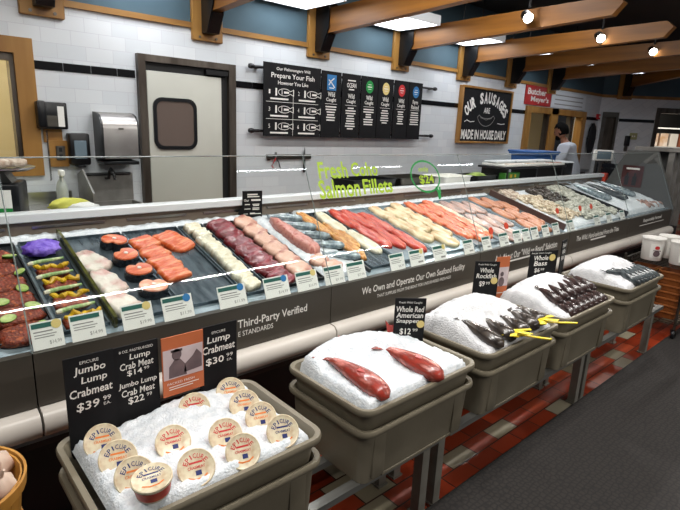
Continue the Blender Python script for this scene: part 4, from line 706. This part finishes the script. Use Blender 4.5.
# sausage chalkboard
sg = thing('sausage_chalkboard', 'pine framed chalkboard reading Our Sausages Are Made In House Daily', 'sign', wl(6.85, 1.425))
MB().rbox(-.66, .66, -.07, -.001, 0, .03, .004, 1).rbox(-.66, -.63, -.07, -.001, .03, .76, .004, 1).rbox(.63, .66, -.07, -.001, .03, .76, .004, 1).rbox(-.66, .66, -.07, -.001, .76, .79, .004, 1).build('board_frame', 'pine', sg)
pn = MB().box(-.63, .63, -.05, -.005, .03, .76).build('board_panel', 'chalk', sg); mb = MB(); m = off_m(-.0506)
S1 = 'OUR SAUSAGES'
for k, ch in enumerate(S1):
    if ch == ' ': continue
    a = radians(148-116*k/(len(S1)-1)); put_text(mb, ch, .60*cos(a), .235+.43*sin(a)*.97, .088, .16, .045, 0, (a-pi/2)*.62, m)
put_text(mb, 'ARE', -.0, .475, .16, .08, .02, 0, 0, m); put_text(mb, 'MADE IN HOUSE DAILY', 0, .125, 1.18, .14, .035, 0, 0, m)
put_line(mb, [(-.54, .30), (-.48, .325), (-.40, .30), (-.30, .31)], .010, m); put_line(mb, [(.32, .30), (.42, .29), (.52, .30)], .010, m); mb.build('lettering', 'white', pn, smooth=False)
mb = MB(); pts = []
for q in range(200, 341, 10): pts.append((.24*cos(radians(q))*1.0, .44+.19*sin(radians(q))))
for q in range(340, 199, -10): pts.append((.22*cos(radians(q))*.9, .43+.07*sin(radians(q))))
put_line(mb, pts, .009, m, True); put_line(mb, [(-.15, .37), (0, .34), (.15, .37)], .006, m); mb.build('sausage_drawing', 'greyink', pn, smooth=False)
o = board('butcher_sign', 'red sign with white lettering over the wooden service windows', 'sign', (8.38, 4.48, 2.06), 0, .86, .30, .018, mt='redsign', items=[('Butcher', -.06, .21, .62, .10, .03), ('Meyer\'s', .05, .085, .6, .11, .03)])
board('service_sign', 'white sign with three text lines over the wooden service windows', 'sign', (9.50, 4.48, 2.06), 0, 1.34, .27, .018, mt='whitesign', bars=[(0, .21, 1.1, .018), (.0, .135, 1.1, .018), (.0, .06, 1.1, .018)], inkm='greyink')
# telephone
ph = thing('wall_telephone', 'black wall telephone with white card beside the pine window', 'telephone', wl(1.035, 1.475))
MB().rbox(-.105, .105, -.075, -.012, 0, .20, .012).build('body', 'blackp', ph); MB().rbox(-.11, -.05, -.125, -.076, .01, .205, .015).build('handset', 'blackp', ph); MB().box(.035, .08, -.0765, -.075, .02, .17).build('number_card', 'card', ph); MB().box(-.04, .03, -.079, -.0755, .02, .10).build('keypad', 'dsteel', ph)
cp = [(-.05+.006*cos(k*1.6), -.075+.006*sin(k*1.6), -.01-.0042*k) for k in range(90)]; MB().tube(cp, .0035, 5).build('coiled_cord', 'blackp', ph)
MB().box(-.06, .07, -.012, -.001, -.10, .19).build('mounting_board', 'pine', ph)
op = thing('outlet_plank', 'brown wooden plank with steel outlet below the telephone', 'outlet', wl(1.075, 1.19)); MB().box(-.075, .06, -.03, -.001, 0, .20).build('plank', 'pine', op); MB().rbox(-.03, .035, -.04, -.0305, .05, .16, .004, 1).build('outlet_plate', 'dsteel', op); MB().box(-.01, .012, -.043, -.0405, .065, .095).box(-.01, .012, -.043, -.0405, .115, .145).build('socket', 'dark', op)
sd = thing('soap_dispenser', 'black soap dispenser between the telephone and silver towel dispenser', 'dispenser', wl(1.205, 1.205)); MB().rbox(-.075, .075, -.10, -.001, 0, .245, .015).build('housing', 'blackp', sd); MB().rbox(-.045, .045, -.108, -.1005, .05, .19, .004, 1).build('window', 'lcd', sd); MB().rbox(-.03, .03, -.11, -.02, -.018, -.0005, .005, 1).build('push_lever', 'blackp', sd)
td = thing('towel_dispenser', 'silver paper towel dispenser with arched top beside the traffic door', 'dispenser', wl(1.487, 1.24))
pf = [(-.001, .0), (-.19, .02), (-.195, .25), (-.18, .31), (-.14, .355), (-.08, .375), (-.001, .38)]
MB().prism(pf, -.13, .135, 'x').build('cover', 'silverd', td); MB().prism(pf, -.147, -.131, 'x').build('side_cheek', 'blackp', td); MB().prism(pf, .136, .150, 'x').build('side_cheek', 'blackp', td); MB().rbox(-.14, .14, -.19, -.01, -.03, -.0005, .006, 1).build('outlet_tray', 'blackp', td); MB().box(-.02, .02, -.207, -.2055, .25, .262).build('emblem', 'dsteel', td)
# magnetic knife rack
kr = thing('knife_rack', 'dark magnetic knife bar on the tiles under the menu board', 'knife rack', wl(3.285, 1.225)); MB().rbox(-.29, .29, -.025, -.001, 0, .05, .004, 1).build('bar', 'dsteel', kr); MB().box(-.27, -.25, -.022, -.0, -.01, 0).build('end_stop', 'blackp', kr)
kn = thing('kitchen_knife', 'narrow knife with black handle held upright on the bar', 'knife', wl(3.475, 1.08)); MB().prism([(-.012, .14), (.012, .14), (.010, .24), (.0, .27), (-.012, .22)], -.03, -.0265, 'y').build('blade', 'steel', kn); MB().rbox(-.014, .014, -.036, -.0215, .0, .14, .005, 1).build('handle', 'blackp', kn)
sc = thing('poultry_shears', 'small red handled shears hanging on the knife bar', 'shears', wl(3.10, 1.14)); MB().tube([(0, -.03, .1), (-.03, -.03, .05), (-.05, -.03, .02), (-.03, -.03, .0)], .006, 6).build('handle', 'redink', sc); MB().tube([(0, -.03, .1), (.04, -.03, .05), (.045, -.03, .02), (.06, -.03, .0)], .006, 6).build('handle', 'blackp', sc); MB().box(-.012, .012, -.033, -.0265, .08, .16).build('blade', 'steel', sc)
# hand sink + work table
tb_ = thing('work_table', 'stainless work table behind the case under the telephone', 'table', (.45, 4.16, 0)); MB().rbox(-.75, .68, -.3, .3, .86, .90, .005, 1).build('tabletop', 'steel', tb_)
for sx in (-.72, .65):
    for s2 in (-.27, .27): MB().tube([(sx, s2, 0), (sx, s2, .86)], .02).build('leg', 'dsteel', tb_)
MB().box(-.75, .68, .30, .32, .90, 1.0).build('backsplash', 'steel', tb_)
hs = thing('hand_sink', 'stainless hand sink with splash guards and black faucet', 'sink', (1.40, 4.29, 0))
MB().box(-.20, .22, .18, .2, .80, 1.13).build('backsplash', 'sinksteel', hs); MB().prism([(-.19, .78), (.18, .78), (.18, 1.13), (.05, 1.18), (-.19, 1.02)], -.215, -.202, 'x').build('side_splash', 'sinksteel', hs)
MB().box(-.20, .22, -.20, .18, .70, .72).box(-.20, -.18, -.20, .18, .72, .90).box(.20, .22, -.20, .18, .72, .90).box(-.18, .20, -.20, -.18, .72, .90).box(-.18, .20, .16, .18, .72, .90).build('basin', 'sinksteel', hs); MB().box(-.12, .14, -.1, .18, .0, .70).build('pedestal', 'sinksteel', hs)
MB().tube([(.0, .17, 1.09), (.0, .1, 1.10), (.0, .08, 1.15), (0, .04, 1.18), (0, -.02, 1.16), (0, -.04, 1.10)], .012).tube([(-.2, .175, 1.125), (.2, .175, 1.125)], .012).build('faucet', 'blackm', hs)
sb = thing('spray_bottle', 'clear spray bottle with white nozzle beside the hand sink', 'bottle', (1.02, 4.28, .901)); MB().lathe([(.001, 0), (.04, 0), (.042, .01), (.042, .14), (.03, .19), (.014, .215), (.014, .235), (.001, .235)], 18).build('bottle_body', 'clearp', sb); MB().rbox(-.016, .016, -.055, .02, .237, .285, .006, 1).box(-.004, .004, -.04, -.03, .20, .238).build('spray_head', 'card', sb)
mb = MB(); lumpy(mb, 0, 0, .05, .13, .09, .05, 2, .35, 3); o = tag(mb.build('yellow_cloth', 'yellowcloth', ang=3), 'crumpled yellow cloth on the work table', 'cloth'); o.location = (1.01, 4.08, .90)
mb = MB(); lumpy(mb, 0, 0, .04, .10, .08, .045, 6, .3, 3); o = tag(mb.build('white_cloth', 'whitecloth', ang=3), 'crumpled white cloth beside the yellow cloth', 'cloth'); o.location = (1.07, 3.93, .90)
MB().rbox(-.3, .3, -.12, .12, 0, .02, .006, 1)
o = tag(MB().rbox(-.28, .22, -.12, .12, 0, .018, .005, 1).build('cutting_board', 'card'), 'white cutting board on the work table behind the scale', 'cutting board'); o.location = (.45, 4.05, .901)
# scale on the ledge
sk = thing('deli_scale', 'black counter scale with steel platter and green white sticker', 'scale', (.36, 2.68, 1.081), rz=radians(-20)); MB().rbox(-.12, .12, -.10, .10, 0, .215, .012).build('body', 'blackp', sk); MB().prism([(-.09, .215), (.09, .215), (.06, .265), (-.06, .265)], -.06, .06, 'y').build('platter_support', 'dsteel', sk); MB().lathe([(.001, .265), (.13, .265), (.15, .275), (.152, .281), (.128, .273), (.001, .272)], 30, sx=1.15).build('platter', 'steel', sk)
q = MB().box(.01, .09, -.1025, -.101, .095, .19).build('sticker', 'card', sk); MB().box(.01, .09, -.1035, -.1026, .095, .112).build('sticker_band', 'greenink', q); MB().box(.015, .035, -.1035, -.1026, .155, .18).build('sticker_emblem', 'tealink', q)
mb = MB(); random.seed(3)
for k in range(9): lumpy(mb, random.uniform(-.1, .1), random.uniform(-.06, .06), .297, .045, .035, .022, k, .3)
o = tag(mb.build('shellfish_portion', 'food', ang=3), 'small pile of pale shellfish on the scale platter', 'shellfish', kind='stuff'); o.location = (.36, 2.68, 1.081)
# pans on the ledge behind the marker writing
def pan(x, y, w, d, h, mt, label, fill=None, name='food_pan'):
    t = thing(name, label, 'pan', (x, y, 1.081)); MB().rings([[(p[0], p[1], z) for p in rrect(0, 0, w_, d_, .02, 3)] for w_, d_, z in [(w-.03, d-.03, 0), (w-.006, d-.006, h-.004), (w+.01, d+.01, h-.004), (w+.01, d+.01, h), (w-.012, d-.012, h), (w-.035, d-.035, .005)]]).build('pan_body', mt, t)
    if fill: lumpy(MB(), 0, 0, h*.6, w*.4, d*.38, h*.55, 3, .3).build('contents', fill, t, ang=3)
pan(2.66, 2.70, .44, .26, .15, 'blackp', 'black pan on the ledge behind the Salmon writing'); pan(3.14, 2.70, .42, .26, .15, 'dsteel', 'steel pan on the ledge behind the Fillets writing'); pan(3.66, 2.70, .38, .25, .14, 'card', 'white tray on the ledge behind the green bubble'); pan(4.10, 2.70, .32, .24, .135, 'blackp', 'black tray of leafy garnish on the ledge', 'leaf')
# prep rack with boards
rk = thing('tray_rack', 'low black rack on the service shelf carrying white boards', 'rack', (4.95, 2.70, 1.081)); MB().rbox(-.62, .62, -.15, .15, .185, .205, .005, 1).build('rack_top', 'blackp', rk)
for sx in (-.55, .0, .55): MB().box(sx-.012, sx+.012, -.14, .14, 0, .185).build('support', 'blackp', rk)
for i, (x, w) in enumerate([(4.55, .34), (4.95, .40), (5.36, .36)]):
    t = thing('white_board', 'white board on the black ledge rack, ' + ['nearest the leafy garnish', 'middle one', 'closest to the round black pot'][i], 'board', (x, 2.70, 1.287), group='white boards on the rack'); MB().rbox(-w/2, w/2, -.14, .14, 0, .022, .004, 1).build('board_body', 'card', t)
    MB().box(-w/2+.03, w/2-.03, -.12, -.085, .0225, .026).box(-w/2+.03, w/2-.1, .0, .04, .0225, .026).build('wrapped_cut', 'kraft' if i < 2 else 'terrine', t); MB().rbox(-w/2, w/2, -.02, .12, .027, .045, .005, 1).build('second_sheet', 'whitesign', t)
pt = thing('black_pot', 'round black pot at the end of the white boards', 'pot', (5.78, 2.70, 1.081)); MB().lathe([(.001, 0), (.10, 0), (.11, .01), (.112, .22), (.106, .22), (.10, .012), (.001, .012)], 24).build('pot_body', 'blackp', pt); MB().lathe([(.001, .221), (.118, .221), (.118, .23), (.001, .24)], 24).build('lid', 'whitesign', pt)
o = thing('garnish_box', 'small green patterned box below the white boards', 'box', (4.5, 2.60, 1.081)); MB().rbox(-.13, .13, -.035, .035, 0, .15, .004, 1).build('box_body', 'limeskin', o); MB().box(-.05, -.01, -.0365, -.0352, .105, .135).box(.03, .06, -.0365, -.0352, .105, .135).build('box_pattern', 'yellow', o)
bb = thing('blue_bin', 'blue plastic bin behind the white boards', 'bin', (5.9, 3.12, .961)); MB().rings([[(p[0], p[1], z) for p in rrect(0, 0, w_, d_, .03, 3)] for w_, d_, z in [(.42, .28, 0), (.5, .34, .40), (.54, .38, .40), (.54, .38, .42), (.49, .33, .42), (.41, .27, .01)]]).build('bin_body', 'bluebin', bb); MB().rbox(-.275, .275, -.195, .195, .421, .445, .006, 1).build('bin_lid', 'bluebin', bb)
pt_ = thing('prep_table', 'stainless prep table behind the case in front of the person', 'table', (6.2, 3.15, 0)); MB().rbox(-.7, .6, -.26, .26, .92, .96, .005, 1).build('tabletop', 'steel', pt_)
for sx in (-.66, .56):
    for s2 in (-.23, .23): MB().tube([(sx, s2, 0), (sx, s2, .92)], .02).build('leg', 'dsteel', pt_)
wc = thing('window_counter', 'steel counter below the wooden service windows', 'counter', (8.1, 4.16, 0)); MB().rbox(-1.1, 1.2, -.30, .30, 1.0, 1.04, .005, 1).build('countertop', 'steel', wc); MB().box(-1.06, 1.16, -.26, .30, 0, 1.0).build('cabinet', 'dsteel', wc)
# service counter beyond the end panel with scale terminal
sv = thing('service_counter', 'steel counter beyond the grey end panel', 'counter', (6.95, 2.70, 0)); MB().rbox(-.45, .45, -.25, .25, 1.0, 1.04, .005, 1).build('countertop', 'steel', sv); MB().box(-.43, .43, -.23, .23, 0, 1.0).build('cabinet', 'dsteel', sv)
tm = thing('scale_terminal', 'white scale terminal with grey screen on a pole', 'scale', (6.75, 2.66, 1.041), rz=radians(-30)); MB().tube([(0, .02, 0), (0, .02, .27)], .018).build('pole', 'dsteel', tm); MB().rbox(-.10, .10, -.06, .07, 0, .03, .006, 1).build('base', 'dsteel', tm); q = MB().rbox(-.135, .135, -.02, .02, .27, .40, .008, 2, Matrix.Translation((0, 0, .0)) ).build('display', 'card', tm); MB().box(-.10, .10, -.0225, -.0205, .29, .385).build('screen', 'lcd', q)
o = tag(MB().rbox(-.035, .035, -.03, .03, 0, .13, .006, 1).build('red_carton', 'redtag'), 'small red carton on the counter below the scale terminal', 'carton'); o.location = (6.62, 2.55, 1.041)
br = thing('tray_organizer', 'stack of black letter trays beside the scale terminal', 'organizer', (7.05, 2.66, 1.041))
for k in range(4): MB().box(-.12, .12, -.13, .13, .06*k, .06*k+.008).box(-.12, -.112, -.13, .13, .06*k+.008, .06*k+.045).box(.112, .12, -.13, .13, .06*k+.008, .06*k+.045).build('letter_tray', 'blackp', br)
MB().box(-.118, -.108, .12, .13, 0, .24).box(.108, .118, .12, .13, 0, .24).build('upright', 'blackm', br)
# steel door frames at the case end
fr = thing('cooler_frame', 'steel upright frame with top plate past the end of the case', 'frame', (6.66, 1.95, 0))
for (x, y) in [(-.10, -.10), (.0, -.12), (.12, -.14), (.24, -.16)]: MB().box(x-.022, x+.022, y-.03, y+.03, .05, 1.47).build('upright', 'sinksteel', fr)
MB().box(-.14, .28, -.22, .28, 1.47, 1.51).build('top_plate', 'sinksteel', fr); MB().box(-.14, .28, -.2, .0, 0, .05).build('base', 'dark', fr)
MB().box(.05, .07, -.10, .26, .6, 1.469).build('side_glass', 'smokeglass', fr)
# things on the angled wall
def aw_o(x, z, y=0): return AW @ Matrix.Translation((x, y, z))
def awthing(name, l, c, x, z, y=0): t = thing(name, l, c); t.matrix_world = aw_o(x, z, y); return t
t = awthing('wall_intercom', 'black intercom handset on the white angled wall', 'intercom', .62, 1.40); MB().rbox(-.045, .045, -.06, -.001, .04, .24, .01).build('handset', 'blackp', t); MB().rbox(-.03, .03, -.035, -.001, -.06, .038, .006, 1).build('cradle', 'dsteel', t)
t = awthing('brass_switch_plate', 'brass coloured switch plate high on the angled wall', 'switch', .735, 1.57); MB().rbox(-.075, .075, -.012, -.001, 0, .13, .003, 1).build('plate', 'brass', t); MB().box(-.03, -.01, -.02, -.0122, .05, .08).box(.01, .03, -.02, -.0122, .05, .08).build('toggle', 'card', t)
t = thing('fire_alarm', 'small red fire alarm beside the corner doorway', 'alarm', (10.82, 4.5, 1.93)); MB().rbox(-.05, .05, -.05, -.001, 0, .10, .008).build('housing', 'redink', t); MB().box(-.02, .02, -.056, -.0505, .03, .07).build('strobe', 'card', t)
t = thing('hanging_apron', 'black apron hanging by the wooden service windows', 'apron', (10.60, 4.5, 1.40)); mb = MB(); lumpy(mb, 0, -.05, .15, .17, .045, .30, 3, .2, 3); mb.build('apron_cloth', 'trousers', t, ang=3); MB().tube([(0, -.001, .44), (0, -.05, .45), (0, -.06, .47)], .008, 6).build('hook', 'steel', t)
# lit shelves in the dark opening
sh = awthing('packaged_goods_shelf', 'shelf unit of pale packages seen through the dark opening', 'shelf', 1.95, 0, 1.2)
for zz in (.5, 1.0, 1.45, 1.85): MB().box(-.8, .8, -.2, .2, zz-.025, zz).build('shelf_board', 'whitesign', sh)
for sx in (-.79, .79): MB().box(sx-.02, sx+.02, -.2, .2, 0, 1.95).build('side_panel', 'dsteel', sh)
random.seed(9); x = -.74; i = 0; nm = ['cream', 'tan', 'pink white']
for zz, lv in [(1.0, 'lower'), (1.45, 'upper')]:
    for k in range(7):
        o = MB().rbox(-.085, .085, -.1, .1, 0, .22+.06*((k*3+i) % 3), .006, 1).build('package', ['kraft', 'bucket', 'terrine', 'kraft'][(k+i) % 4]); tag(o, 'shelf package on the %s shelf in the dark opening, %s from the white wall' % (lv, ORD[k]), 'package', 'packages in the dark opening'); o.matrix_world = aw_o(1.95-.64+.21*k, zz, 1.2)
    i += 1
l = bpy.data.lights.new('shelf_lamp', 'AREA'); l.energy = 14; l.size = .8; l.color = (1, .9, .75); lo = bpy.data.objects.new('shelf_lamp', l); C.objects.link(lo); lo.matrix_world = aw_o(1.9, 2.25, .75) @ Matrix.Rotation(radians(35), 4, 'X')
# ================================================================== PERSON
def skin_obj(name, joints, edges, mt, parent, sub=2):
    me = bpy.data.meshes.new(name); me.from_pydata([j[0] for j in joints], edges, []); o = bpy.data.objects.new(name, me); C.objects.link(o)
    bm = bmesh.new(); bm.from_mesh(me); ly = bm.verts.layers.skin.verify(); bm.verts.ensure_lookup_table()
    for v, j in zip(bm.verts, joints):
        r = j[1]; v[ly].radius = (r, r) if not isinstance(r, tuple) else r; v[ly].use_root = False
    bm.verts[0][ly].use_root = True; bm.to_mesh(me); bm.free()
    md = o.modifiers.new('s', 'SKIN'); md.use_smooth_shade = True; m2 = o.modifiers.new('u', 'SUBSURF'); m2.levels = sub; m2.render_levels = sub
    dg = bpy.context.evaluated_depsgraph_get(); nm_ = bpy.data.meshes.new_from_object(o.evaluated_get(dg)); bpy.data.objects.remove(o)
    nm_.materials.clear(); nm_.materials.append(K[mt]); nm_.shade_smooth(); q = bpy.data.objects.new(name, nm_); C.objects.link(q); q.parent = parent; return q
P = thing('person', 'person in a white coat with black hair and bent head before the wooden service windows', 'person', (7.95, 3.56, 0), rz=radians(-80))
J = [((0, 0, .95), .13), ((-.02, 0, 1.12), (.13, .12)), ((-.07, 0, 1.30), (.15, .12)), ((-.12, 0, 1.43), .07), ((-.16, 0, 1.51), .05), ((-.20, 0, 1.57), .058),
     ((-.10, .18, 1.39), .048), ((-.14, .24, 1.15), .045), ((-.36, .20, 1.08), .035), ((-.42, .19, 1.08), .03),
     ((-.10, -.18, 1.39), .048), ((-.14, -.24, 1.15), .045), ((-.36, -.20, 1.08), .035), ((-.42, -.19, 1.08), .03),
     ((0, .10, .85), .10), ((.0, .11, .48), .065), ((.02, .11, .10), .045), ((-.12, .11, .04), .035),
     ((0, -.10, .85), .10), ((.0, -.11, .48), .065), ((.02, -.11, .10), .045), ((-.12, -.11, .04), .035)]
Ed = [(0, 1), (1, 2), (2, 3), (3, 4), (4, 5), (3, 6), (6, 7), (7, 8), (8, 9), (3, 10), (10, 11), (11, 12), (12, 13), (0, 14), (14, 15), (15, 16), (16, 17), (0, 18), (18, 19), (19, 20), (20, 21)]
for sgn, hi in ((1, 9), (-1, 13)):                       # five fingers on each hand
    bx_, by_, bz_ = J[hi][0]
    for k in range(4):
        a = len(J); yy = by_+(-.024+.016*k); ln = [.05, .06, .057, .042][k]
        J.append(((bx_-.045, yy, bz_-.002), .010)); J.append(((bx_-.045-ln*.6, yy, bz_-.012), .009)); J.append(((bx_-.045-ln, yy, bz_-.035), .008)); Ed += [(hi, a), (a, a+1), (a+1, a+2)]
    a = len(J); J.append(((bx_-.02, by_-sgn*.035, bz_-.005), .011)); J.append(((bx_-.05, by_-sgn*.045, bz_-.02), .009)); Ed += [(hi, a), (a, a+1)]
body = skin_obj('body', J, Ed, 'skinp', P)
hm = MB(); bmm = bmesh.new(); bmesh.ops.create_uvsphere(bmm, u_segments=24, v_segments=16, radius=1)
for v in bmm.verts:
    c_ = v.co; x_, y_, z_ = c_.x*.095, c_.y*.075, c_.z*.118
    if z_ < 0: x_ = x_*(1-.25*(-z_/.118)) - .012*(-z_/.118); y_ *= 1-.32*(-z_/.118)
    if c_.x < -.9 and abs(c_.y) < .3: x_ -= .022*max(0, 1-abs(c_.z+.15)*3.4)
    v.co = Vector((x_, y_, z_))
hm.bm(bmm)
for s2 in (-1, 1): lumpy(hm, .005, s2*.076, -.01, .02, .010, .032, 1, .1)
HM = Matrix.Translation((-.235, 0, 1.655)) @ Matrix.Rotation(radians(-18), 4, 'Y')
hd = hm.build('head', 'skinp', P, ang=3); hd.matrix_local = HM
e = MB(); lumpy(e, -.083, .03, .005, .009, .012, .007, 0, 0); lumpy(e, -.083, -.03, .005, .009, .012, .007, 0, 0); e.build('eyes', 'eye', hd)
e = MB(); lumpy(e, -.083, 0, -.058, .008, .024, .006, 0, 0); e.build('mouth', 'redink', hd)
e = MB(); bmm = bmesh.new(); bmesh.ops.create_uvsphere(bmm, u_segments=24, v_segments=16, radius=1)
for v in list(bmm.verts):
    k = 1.08+.05*mnoise.noise(v.co*5); v.co = Vector((v.co.x*.10*k+.008, v.co.y*.08*k, v.co.z*.122*k+.008))
bmesh.ops.delete(bmm, geom=[v for v in bmm.verts if (v.co.z < .045 and v.co.x < -.02) or v.co.z < -.075], context='VERTS'); e.bm(bmm); e.build('hair', 'hair', hd, ang=3)
e = MB(); lumpy(e, -.062, 0, -.088, .038, .052, .042, 5, .15); e.build('beard', 'hair', hd, ang=3)
CJ = [((0.01, 0, .62), (.20, .17)), ((0.0, 0, .90), (.185, .155)), ((-.02, 0, 1.12), (.185, .15)), ((-.07, 0, 1.30), (.195, .145)), ((-.115, 0, 1.43), (.15, .12)), ((-.14, 0, 1.475), (.07, .06)),
      ((-.10, .19, 1.40), .105), ((-.14, .245, 1.15), .068), ((-.34, .205, 1.085), .052), ((-.10, -.19, 1.40), .105), ((-.14, -.245, 1.15), .068), ((-.34, -.205, 1.085), .052)]
skin_obj('white_coat', CJ, [(0, 1), (1, 2), (2, 3), (3, 4), (4, 5), (4, 6), (6, 7), (7, 8), (4, 9), (9, 10), (10, 11)], 'coat', P)
skin_obj('trousers', [((0, 0, .92), .15), ((0, .10, .84), .115), ((0, .11, .48), .082), ((.02, .11, .12), .065), ((0, -.10, .84), .115), ((0, -.11, .48), .082), ((.02, -.11, .12), .065)], [(0, 1), (1, 2), (2, 3), (0, 4), (4, 5), (5, 6)], 'trousers', P)
# ================================================================== LIGHT
w = bpy.data.worlds.new('world'); S.world = w; w.use_nodes = True; bg = w.node_tree.nodes['Background']; bg.inputs[0].default_value = (.78, .86, 1, 1); bg.inputs[1].default_value = .09
def area(name, loc, size, watts, rot=(0, 0, 0), col=(1, 1, 1), sy_=None):
    l = bpy.data.lights.new(name, 'AREA'); l.energy = watts; l.size = size; l.color = col
    if sy_: l.shape = 'RECTANGLE'; l.size_y = sy_
    o = bpy.data.objects.new(name, l); C.objects.link(o); o.location = loc; o.rotation_euler = rot; return o
for i in range(5): area('added_aisle_fill', (-.6 + 1.9*i, .62, 3.2), 1.2, [32, 32, 26, 17, 9][i], col=(1, .97, .93), sy_=.25)  # unseen area lights added above the shopper aisle to brighten case and totes
for x, w in ((1.75, 46), (3.85, 40), (5.95, 26)): area('store_tube_lamp', (x, -2.55, 3.2), 1.95, w, col=(1, .95, .88), sy_=.03)
for x in (3.25, 4.9, 6.6): area('tube_lamp', (x, -.28, 3.2), .9, 2, col=(.92, .96, 1), sy_=.02)
for i in range(4): area('unseen_case_light', (.9 + 1.5*i, 2.9, 3.2), 1.2, [26, 26, 22, 12][i], col=(1, .98, .96), sy_=.05)  # unseen narrow area lights above the service aisle, no fixture built
area('backroom_lamp', (.1, 5.3, 2.6), .5, 50, col=(1, .93, .8)); area('backroom_lamp', (9.0, 5.3, 2.6), .5, 22, col=(1, .9, .75))
